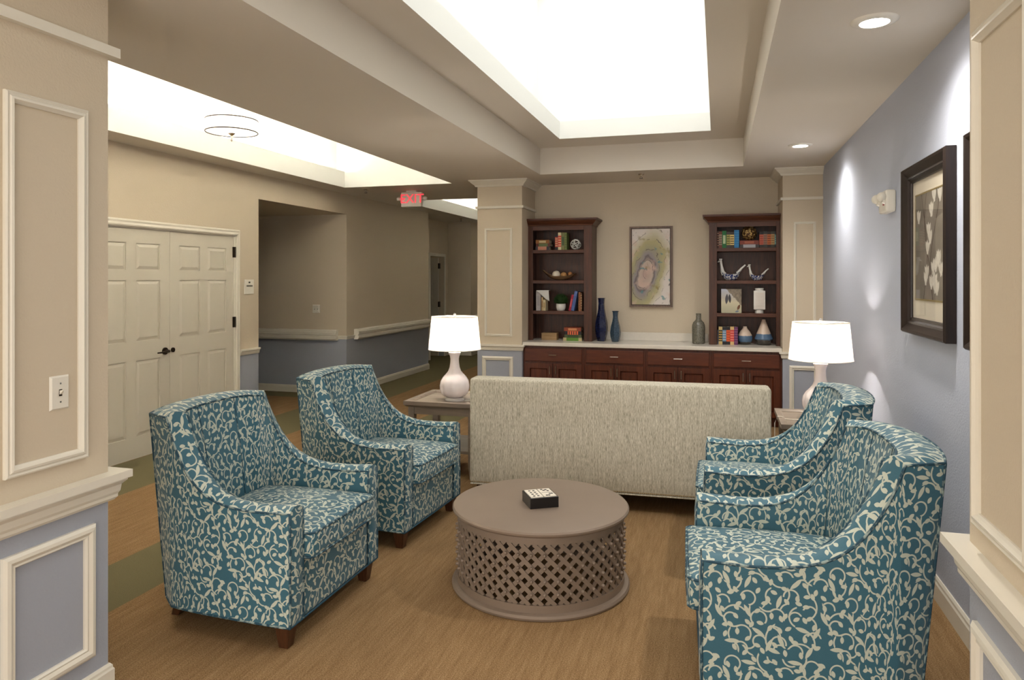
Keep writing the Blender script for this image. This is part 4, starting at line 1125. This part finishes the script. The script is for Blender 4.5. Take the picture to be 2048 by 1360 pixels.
# dipped vases
def vase(name, pxx, Y, zbase, prof, mat, label, n=40, sharp=60, group=None):
    o = MB().lathe(prof, n, (0, 0, 0)).build(name, mat, local=True, smooth=sharp, loc=(at(pxx, 0, Y), Y, zbase))
    return tag(o, label, 'vase', group)
vz = CT + .0005
def hollow(p, t=.004): return p + [(max(.003, r - t), z) for r, z in reversed(p[-3:])]
vase('bulb_vase', 1490, BY + .13, vz, hollow([(.045, 0), (.06, .008), (.076, .045), (.08, .075), (.074, .105), (.052, .145), (.03, .172), (.022, .185), (.021, .20)]), 'dipped glaze round', 'round bulb vase with white, blue and charcoal dipped glaze')
vase('cone_vase', 1527.5, BY + .13, vz, hollow([(.05, 0), (.072, .012), (.088, .045), (.09, .058), (.098, .066), (.092, .085), (.074, .13), (.05, .19), (.028, .25), (.021, .268), (.02, .28)]), 'dipped glaze cone', 'tall cone vase with cream, blue and charcoal dipped glaze')
# blue faceted vases
def faceted(name, pxx, Y, prof, mat, label):
    o = MB().lathe([(r * 1.05, z) for r, z in prof], 6, (0, 0, 0)).build(name, mat, local=True, loc=(at(pxx, 0, Y), Y, vz)); o.rotation_euler = (0, 0, math.radians(22)); o.modifiers.new('bevel', 'BEVEL').width = .002
    return tag(o, label, 'vase', 'dark blue faceted vases on the counter')
zz1 = PY(1203, 596, 8.32).z - vz
faceted('faceted_vase', 1203, 8.32, [(.048, 0), (.05, .01), (.068, .09), (.073, .16), (.068, .22), (.052, .30), (.038, .38), (.034, .44), (.038, zz1 - .012), (.044, zz1), (.036, zz1), (.03, zz1 - .03)], 'navy glaze', 'taller navy faceted vase beside the bookcase')
zz2 = PY(1231, 622, 8.30).z - vz
faceted('faceted_vase', 1231, 8.30, [(.042, 0), (.044, .008), (.058, .06), (.062, .105), (.054, .17), (.036, .24), (.029, .29), (.033, zz2 - .012), (.043, zz2), (.034, zz2), (.025, zz2 - .03)], 'teal glaze', 'shorter teal-navy faceted vase beside the taller one')
zz3 = PY(1397, 627, 8.30).z - vz
vase('bottle_vase', 1397, 8.30, vz, hollow([(.066, 0), (.07, .006), (.071, .05), (.072, .18), (.07, .21), (.058, .24), (.036, .262), (.029, .275), (.028, zz3 - .01), (.03, zz3)]), 'olive glaze', 'olive-grey ceramic bottle beside the bookcase with hen bowls')

# ------------------------------------------------------------------ armchairs
def cr(P, i, t):
    n = len(P); p0, p1, p2, p3 = P[max(0, i - 1)], P[i], P[i + 1], P[min(n - 1, i + 2)]
    return [0.5 * ((2 * b) + (-a + c) * t + (2 * a - 5 * b + 4 * c - d) * t * t + (-a + 3 * b - 3 * c + d) * t ** 3) for a, b, c, d in zip(p0, p1, p2, p3)]
def make_chair():
    r = empty('armchair', (0, 0, 0))
    rows = [  # outer x,y | inner top x,y | inner bottom x,y | height | lean shift
        (.400, .400, .400, .300, .400, .296, .585, .0, 0), (.22, .396, .22, .298, .22, .292, .578, .0, 0), (.08, .391, .09, .296, .09, .288, .588, .0, 0),
        (-.03, .386, .00, .294, .00, .282, .622, .0, 0), (-.115, .380, -.075, .291, -.065, .272, .685, .005, 0), (-.18, .374, -.135, .288, -.105, .260, .77, .012, 0),
        (-.228, .368, -.18, .286, -.13, .250, .862, .02, 0), (-.262, .364, -.215, .284, -.145, .240, .950, .03, 0)]
    rows2 = [(-.262, .364, -.215, .284, -.145, .240, .950, .03, 0), (-.40, .312, -.256, .268, -.165, .215, .953, .07, .025), (-.427, .21, -.279, .20, -.178, .16, .960, .075, .015), (-.44, .10, -.29, .10, -.185, .08, .964, .075, .008), (-.443, 0, -.293, 0, -.187, 0, .965, .075, 0)]
    half = []
    for i in range(len(rows) - 1):
        for k in range(4): half.append(cr(rows, i, k / 4))
    half.append(list(rows2[0]))
    for k in range(1, 5): half.append([a + (b - a) * k / 4 for a, b in zip(rows2[0], rows2[1])])
    seg = rows2[1:]
    for i in range(len(seg) - 1):
        for k in range(1, 4): half.append(cr(seg, i, k / 3))
    corner = 4 * (len(rows) - 1) + 4
    full = [(h, 1) for h in half] + [(h, -1) for h in half[-2::-1]]
    ZB = .102
    def outer(h, sg, t):   # t 0 bottom .. 1 top
        return Vector((h[0] + h[7] * (1 - t), sg * (h[1] - h[8] * (1 - t)), ZB + (h[6] - ZB) * t))
    def inner(h, sg, t):
        b = .008 * math.sin(PI * t)
        return Vector((h[4] + (h[2] - h[4]) * t, sg * (h[5] + (h[3] - h[5]) * t), .34 + (h[6] - .34) * t + 0)) + Vector((b if h[0] < -.2 else 0, -sg * b if h[0] > -.2 else 0, 0))
    L = [0]
    for (a, sa), (b, sb) in zip(full, full[1:]): L.append(L[-1] + (outer(b, sb, .8) - outer(a, sa, .8)).length)
    def loft(fn, n, vfun, name, flip):
        m = MB()
        for h, sg in full:
            for j in range(n + 1): m.v.append(fn(h, sg, j / n))
        for i in range(len(full) - 1):
            for j in range(n):
                q = [i * (n + 1) + j, (i + 1) * (n + 1) + j, (i + 1) * (n + 1) + j + 1, i * (n + 1) + j + 1]
                uv = [(L[i], vfun(*full[i], j / n)), (L[i + 1], vfun(*full[i + 1], j / n)), (L[i + 1], vfun(*full[i + 1], (j + 1) / n)), (L[i], vfun(*full[i], (j + 1) / n))]
                if flip: q = q[::-1]; uv = uv[::-1]
                m.f.append(q); m.uv.append(uv)
        return m.build(name, 'vine fabric', r, local=True, smooth=50)
    loft(outer, 7, lambda h, sg, t: ZB + (h[6] - ZB) * t, 'outer_panel', True)
    loft(inner, 7, lambda h, sg, t: .34 + (h[6] - .34) * t + .13, 'inner_panel', False)
    def band(h, sg, t):
        a, b = outer(h, sg, 1), inner(h, sg, 1); p = a.lerp(b, t); p.z += .022 * math.sin(PI * t) ** .7; return p
    loft(band, 5, lambda h, sg, t: t * .1 + .31, 'arm_band', True)
    for sg in (1, -1):      # arm fronts
        m = MB(); n, k = 4, 8; h0 = half[0]
        for j in range(k + 1):
            z = ZB + (h0[6] - ZB) * j / k
            for i in range(n + 1):
                t = i / n; y = sg * (h0[1] + (h0[3] - h0[1]) * t)
                zz = z + .022 * abs(math.sin(PI * t)) ** .7 * (j / k) ** 4
                m.v.append(Vector((h0[0] + .010 * math.sin(PI * t) * (1 if 0 < j < k else .2), y, zz)))
        for j in range(k):
            for i in range(n):
                q = [j * (n + 1) + i, j * (n + 1) + i + 1, (j + 1) * (n + 1) + i + 1, (j + 1) * (n + 1) + i]
                m.f.append(q if sg < 0 else q[::-1]); uv = [(m.v[a].y * 1.0 + .07 * sg, m.v[a].z) for a in q]; m.uv.append(uv if sg < 0 else uv[::-1])
        m.build('arm_front', 'vine fabric', r, local=True, smooth=60)
    m = MB(); m.rbox((.36, 0, (ZB + .352) / 2), (.038, .302, (.352 - ZB) / 2), .012, 6); m.build('front_panel', 'vine fabric', r, local=True, smooth=60)
    m = MB(); bt = [outer(h, sg, 0) + Vector((0, 0, .004)) for h, sg in full]; o = len(bt); m.v = list(bt); m.f = [list(range(o))]; m.uv = [None]; m.build('underside', 'underside cloth', r, local=True)
    m = MB(); m.rbox((.128, 0, .418), (.322, .298, .062), .03, 12, crown=.035)
    cu = m.build('seat_cushion', 'vine fabric', r, local=True, smooth=70)
    for z in (.470, .366):
        e = .009
        pts = [(-.10, .298), (.40, .298), (.43, .29), (.446, .27), (.4495, 0), (.446, -.27), (.43, -.29), (.40, -.298), (-.10, -.298)]
        pp = []
        for a, b in zip(pts, pts[1:]):
            for k in range(6): pp.append((a[0] + (b[0] - a[0]) * k / 6, a[1] + (b[1] - a[1]) * k / 6, z))
        MB().tube(pp, .0055, 6).build('piping', 'piping cord', cu, local=True, smooth=80)
    pr = .0052
    top_o = [outer(h, sg, 1) for h, sg in full]; top_i = [inner(h, sg, 1) for h, sg in full]
    h0 = half[0]
    vf = lambda y, zt: [Vector((.402, y, ZB + (zt - ZB) * k / 6)) for k in range(6)]
    MB().tube(vf(h0[1], h0[6]) + top_o + vf(-h0[1], h0[6])[::-1], pr, 6).build('piping', 'piping cord', r, local=True, smooth=80)
    MB().tube(vf(h0[3], h0[6]) + top_i + vf(-h0[3], h0[6])[::-1], pr, 6).build('piping', 'piping cord', r, local=True, smooth=80)
    MB().tube([outer(h, sg, 0) for h, sg in full], pr, 6, True).build('piping', 'piping cord', r, local=True, smooth=80)
    for k in (len(half) - 5, len(half) + 3): MB().tube([inner(*full[k], j / 8) for j in range(1, 9)], .003, 5).build('seam', 'piping cord', r, local=True, smooth=80)
    for sg in (1, -1): MB().tube([outer(half[corner], sg, k / 8) for k in range(9)], pr, 6).build('piping', 'piping cord', r, local=True, smooth=80)
    for sg in (1, -1):
        MB().taper(.352, sg * .352, 0, ZB + .006, .022, .036).build('leg', 'chair leg wood', r, local=True, bevel=.002)
        MB().taper(-.315, sg * .232, 0, ZB + .006, .02, .032, .05, 0).build('leg', 'chair leg wood', r, local=True, bevel=.002)
    return r
chairA = make_chair()
G = 'teal vine-print armchairs around the drum table'
spots = [(-2.135, 3.025, 0.0, 'teal vine-print armchair in front of the double doors, next to the near pillar'),
         (-2.125, 4.215, math.radians(-3), 'teal vine-print armchair beside the end table by the corridor'),
         (0.335, 4.20, math.radians(180), 'teal vine-print armchair against the blue wall, beside the end table'),
         (0.325, 3.02, math.radians(180 + 3), 'teal vine-print armchair below the framed pictures, next to the near pillar')]
for i, (x, y, a, l) in enumerate(spots):
    c = chairA if i == 0 else copy_tree(chairA)
    c.location = (x, y, 0); c.rotation_euler = (0, 0, a); tag(c, l, 'armchair', G)

# ------------------------------------------------------------------ sofa
SA = math.radians(2.3)
r = empty('sofa', (-.683, 4.818, 0), SA)
W2 = 1.015
def rb(name, x0, x1, y0, y1, z0, z1, rad, parent=r, crown=0.0, n=8, mat='sofa chenille'):
    m = MB(); m.rbox(((x0 + x1) / 2, (y0 + y1) / 2, (z0 + z1) / 2), ((x1 - x0) / 2, (y1 - y0) / 2, (z1 - z0) / 2), rad, n, crown)
    return m.build(name, mat, parent, local=True, smooth=60, merge=True)
bk = rb('back', -W2, W2, 0, .17, .125, .872, .02)
rb('base', -W2 + .02, W2 - .02, .17, .86, .125, .30, .015)
for s in (-1, 1):
    rb('arm', min(s * (W2 - .15), s * (W2 - .005)), max(s * (W2 - .15), s * (W2 - .005)), .165, .88, .128, .62, .03)
for k in range(3):
    a = -W2 + .155 + k * (2 * W2 - .31) / 3; b = a + (2 * W2 - .31) / 3
    rb('seat_cushion', a + .003, b - .003, .25, .90, .30, .45, .035, crown=.02)
    rb('back_cushion', a + .004, b - .004, .15, .33, .44, .80, .05)
m = MB(); rn = random.Random(2)
for k in range(158):
    x = -W2 + .012 + k * (2 * W2 - .024) / 157
    m.lathe([(.0048, 0), (.004, .0025), (.0015, .0038)], 6, (0, 0, 0))
    for v in m.v[-18:]: v.xyz = (x + v.x, -.0002 - v.z, .142 + v.y)
nh = m.build('nailhead_trim', plain('brass nail', (176, 148, 104), .3, .9), bk, local=True); nh['kind'] = 'stuff'
MB().tube([(-W2 + .01, -.001, .128), (W2 - .01, -.001, .128)], .005, 6).build('welt', 'sofa chenille', bk, local=True)
for x in (-W2 + .08, W2 - .08):
    for y in (.06, .82): MB().taper(x, y, 0, .13, .022, .034).build('leg', 'chair leg wood', r, local=True)
tag(r, 'cream heathered sofa seen from behind with nailhead trim', 'sofa')

# ------------------------------------------------------------------ end tables
def end_table(x0, x1, y0, y1, label):
    r = empty('end_table', ((x0 + x1) / 2, (y0 + y1) / 2, 0)); zt = .60; w = .05
    q = lambda a, b, c, d: MB().box(a, b, c, d, zt - .045, zt)
    m = MB(); m.frame(x0, x1, y0, y1, [(0, zt - .03), (.0, zt), (w - .01, zt), (w, zt - .012), (w, zt - .045), (.018, zt - .045)], lambda u, v, o: (u, v, o)); m.build('tray_rim', 'taupe wood', r)
    B(x0 + w - .002, x1 - w + .002, y0 + w - .002, y1 - w + .002, zt - .04, zt - .016).build('top_panel', 'taupe wood', r)
    for a in (x0 + .03, x1 - .08):
        for c in (y0 + .03, y1 - .08):
            MB().taper(a + .025, c + .025, 0, .12, .016, .025).box(a, a + .05, c, c + .05, .12, zt - .045).build('leg', 'taupe wood', r)
    for c in (y0 + .035, y1 - .055): B(x0 + .08, x1 - .08, c, c + .02, zt - .105, zt - .045).build('apron', 'taupe wood', r)
    for a in (x0 + .035, x1 - .055): B(a, a + .02, y0 + .08, y1 - .08, zt - .105, zt - .045).build('apron', 'taupe wood', r)
    B(x0 + .035, x1 - .035, y0 + .035, y1 - .035, .20, .222).build('lower_shelf', 'taupe wood', r)
    return tag(r, label, 'end table', 'taupe wooden end tables beside the sofa')
end_table(-2.42, -1.80, 5.235, 5.855, 'taupe wooden end table on the corridor side of the sofa')
end_table(.408, 1.02, 5.10, 5.73, 'taupe wooden end table against the blue wall')
def table_lamp(x, y, label, cord):
    z0 = .584; r = empty('table_lamp', (x, y, z0)); ZZ = lambda z: z
    MB().lathe([(.078, z0), (.08, z0 + .004), (.08, z0 + .014), (.066, z0 + .018), (.062, z0 + .026)], 36, (x, y, 0)).build('foot', 'acrylic foot', r, smooth=40)
    pr = [(.058, .610, .2), (.085, .622, 1), (.108, .645, 1), (.120, .680, 1), (.1215, .71, 1), (.114, .745, 1), (.096, .775, 1), (.072, .80, .9), (.053, .825, .5), (.042, .855, .1), (.036, .895, 0), (.035, .925, 0), (.04, .95, 0), (.049, .968, 0), (.05, .975, 0), (.04, .978, 0), (.012, .979, 0)]
    MB().lathe(pr, 80, (x, y, 0), ribs=10, amp=.05).build('body', 'lamp ceramic', r, smooth=60)
    MB().lathe([(.012, .978), (.012, 1.06), (.017, 1.062), (.017, 1.09)], 16, (x, y, 0)).build('socket', 'nickel', r, smooth=40)
    MB().lathe([(.014, 1.09), (.028, 1.12), (.03, 1.14), (.02, 1.165), (.004, 1.175)], 16, (x, y, 0)).build('bulb', MATS.setdefault('bulb glass', emit('bulb glass', (1, .86, .66), 6)), r, smooth=60)
    sh = [(.2145, 1.003), (.1885, 1.268), (.1865, 1.268), (.2125, 1.003)]
    MB().lathe(sh[:2], 64, (x, y, 0), cap=False).build('shade', 'linen shade', r, smooth=60)
    for q in sh[:2]: MB().tube([(x + q[0] * math.cos(a * PI / 32), y + q[0] * math.sin(a * PI / 32), q[1]) for a in range(64)], .0025, 5, True).build('shade_rim', 'white plastic', r, smooth=80)
    m = MB()
    for a in (0.5, 2.6, 4.7): m.tube([(x, y, 1.255), (x + .187 * math.cos(a), y + .187 * math.sin(a), 1.262)], .002, 5)
    m.build('spider', 'nickel', r)
    m = MB(); m.tube([(x + .01, y, 1.08), (x + .06, y, 1.13), (x + .05, y, 1.22), (x, y, 1.258), (x - .05, y, 1.22), (x - .06, y, 1.13), (x - .01, y, 1.08)], .002, 5); m.build('harp', 'nickel', r)
    MB().lathe([(.005, 1.255), (.006, 1.275)], 10, (x, y, 0)).sphere((x, y, 1.286), .0115, 14, 10).build('finial', 'acrylic foot', r, smooth=60)
    MB().tube(cord, .0028, 6).build('cord', 'white plastic', r, smooth=80)
    ld = bpy.data.lights.new('lamp_bulb', 'POINT'); ld.energy = LAMP; ld.color = (1, .91, .82); ld.shadow_soft_size = .032
    lo = bpy.data.objects.new('lamp_bulb', ld); COL.objects.link(lo); lo.parent = r; lo.location = Vector((x, y, 1.135)) - BASE[r]
    return tag(r, label, 'table lamp', 'white ceramic table lamps beside the sofa')
table_lamp(-2.07, 5.47, 'white fluted gourd table lamp on the corridor-side end table', [(-1.995, 5.47, .588), (-1.94, 5.46, .5875), (-1.90, 5.50, .5875), (-1.93, 5.55, .5875), (-1.88, 5.58, .5875), (-1.86, 5.57, .5878), (-1.83, 5.57, .6035), (-1.81, 5.57, .6035)])
table_lamp(.70, 5.47, 'white fluted gourd table lamp on the end table by the blue wall', [(.63, 5.44, .588), (.56, 5.38, .5875), (.50, 5.36, .5875), (.455, 5.36, .592), (.43, 5.36, .605), (.404, 5.36, .6055), (.385, 5.35, .56), (.385, 5.35, .3), (.38, 5.35, .01)])

# ------------------------------------------------------------------ drum table
tx, ty, TZ = -.893, 3.625, .408
r = empty('drum_table', (tx, ty, 0)); R = .428
MB().lathe([(.40, TZ - .030), (.448, TZ - .026), (.458, TZ - .016), (.4585, TZ - .008), (.452, TZ), (.44, TZ + .002), (.02, TZ + .002)], 96, (tx, ty, 0)).build('top', 'taupe metal', r, smooth=40)
MB().lathe([(.41, TZ - .03), (R + .006, TZ - .03), (R + .006, TZ - .062), (R - .012, TZ - .062), (R - .012, TZ - .03)], 96, (tx, ty, 0), cap=False).build('upper_band', 'taupe metal', r, smooth=40)
MB().lathe([(R - .012, .064), (R + .006, .064), (R + .006, .026), (R - .012, .026), (R - .012, .064)], 96, (tx, ty, 0), cap=False).build('lower_band', 'taupe metal', r, smooth=40)
MB().lathe([(R - .03, 0), (.455, 0), (.461, .006), (.462, .014), (.455, .024), (.44, .028), (R - .03, .028), (R - .03, 0)], 96, (tx, ty, 0), cap=False).build('base_ring', 'taupe metal', r, smooth=40)
NC = 44; z0, z1 = .062, TZ - .060; pitch = 2 * PI * R / NC; rise = z1 - z0; da = rise / pitch * (2 * PI / NC)
def slat_mesh(sg, rad):
    m = MB(); n = 10; hw = pitch * .165; t = .006
    for i in range(n + 1):
        f = i / n; a = sg * da * (f - .5); z = z0 + rise * f
        tang = Vector((0, sg * 1.0, 1.0)).normalized()
        for (o, d) in ((-1, 0), (1, 0), (1, 1), (-1, 1)):
            aa = a + sg * (-1) * o * hw * .7071 * 2 / rad * .5 * 1.0
            zz = z + o * hw * .7071
            zz = max(z0 - .004, min(z1 + .004, zz)); rr = rad + d * t
            m.v.append(Vector((rr * math.cos(aa), rr * math.sin(aa), zz)))
    for i in range(n):
        for k in range(4):
            l = (k + 1) % 4; m.f.append([i * 4 + k, i * 4 + l, (i + 1) * 4 + l, (i + 1) * 4 + k]); m.uv.append(None)
    m.f.append([0, 1, 2, 3]); m.uv.append(None); m.f.append([n * 4 + k for k in range(4)]); m.uv.append(None)
    return m
for sg, rad in ((1, R - .008), (-1, R - .003)):
    p = slat_mesh(sg, rad).build('slat', 'taupe metal', r, local=True, smooth=40)
    for k in range(NC):
        o = p if k == 0 else p.copy()
        if k: COL.objects.link(o)
        o.parent = r; o.rotation_euler = (0, 0, (k + .5) * 2 * PI / NC)
mid = (z0 + z1) / 2
m = MB(); m.lathe([(.0078, 0), (.0082, .009), (.006, .013), (.002, .0145)], 10, (0, 0, 0))
for v in m.v: v.xyz = (R + .002 + v.z, v.x, v.y)
p = m.build('stud', 'taupe metal', r, local=True, smooth=50)
first = True
for j in range(4):
    for k in range(NC):
        o = p if first else p.copy()
        if not first: COL.objects.link(o)
        first = False
        o.parent = r; z = mid + (j - 1.5) * pitch
        o.location = (0, 0, z)
        # slats cross on this height at whole (or half) steps
        ph_ = ((z - mid) / pitch) % 1.0
        o.rotation_euler = (0, 0, (k + .5 + ph_) * 2 * PI / NC)
tag(r, 'round taupe drum table with pierced lattice sides and studs', 'coffee table')
# domino box
c1 = PZ(1060, 1020, TZ + .002)
ba = math.radians(2)
r = empty('domino_box', (0, 0, 0)); pa = PZ(1060.5, 1019, TZ + .002); pb = PZ(1117.5, 1014, TZ + .002)
pc = PZ(1046.5, 995, TZ + .002)
w = (pb - pa).length; d = .150
r.location = pa; r.rotation_euler = (0, 0, math.atan2(pb.y - pa.y, pb.x - pa.x)); BASE[r] = Vector((0, 0, 0))
hb = .054; m = MB(); m.box(0, w, 0, d, 0, hb)
m.build('box', plain('black lacquer', (20, 17, 17), .3, 0, .5), r, local=True, bevel=.002)
wt = w * .43
plain('domino white', (230, 220, 204), .4); plain('pip black', (24, 20, 18), .5)
for k in range(2):
    a = w * .055 + k * w * .46; b = a + wt
    t = B(a, b, d * .06, d * .94, hb, hb + .003).build('tile', 'domino white', r, local=True)
    pts = [(.33 + .34 * i, .16 + .225 * j) for i in range(2) for j in range(4)] if k == 0 else [(.3, .9), (.42, .78), (.62, .84), (.72, .70), (.3, .14), (.48, .14), (.66, .33), (.82, .33)]
    for u, v in pts: MB().lathe([(.0068, 0), (.0064, .0008)], 12, (a + wt * u, d * .06 + d * .88 * v, hb + .003)).build('pip', 'pip black', t, local=True)
    if k == 1: B(a + .004, b - .004, d * .5 - .0008, d * .5 + .0008, hb + .003, hb + .0036).build('divider', 'pip black', t, local=True)
tag(r, 'black box with white domino tiles on its lid, on the drum table', 'box')
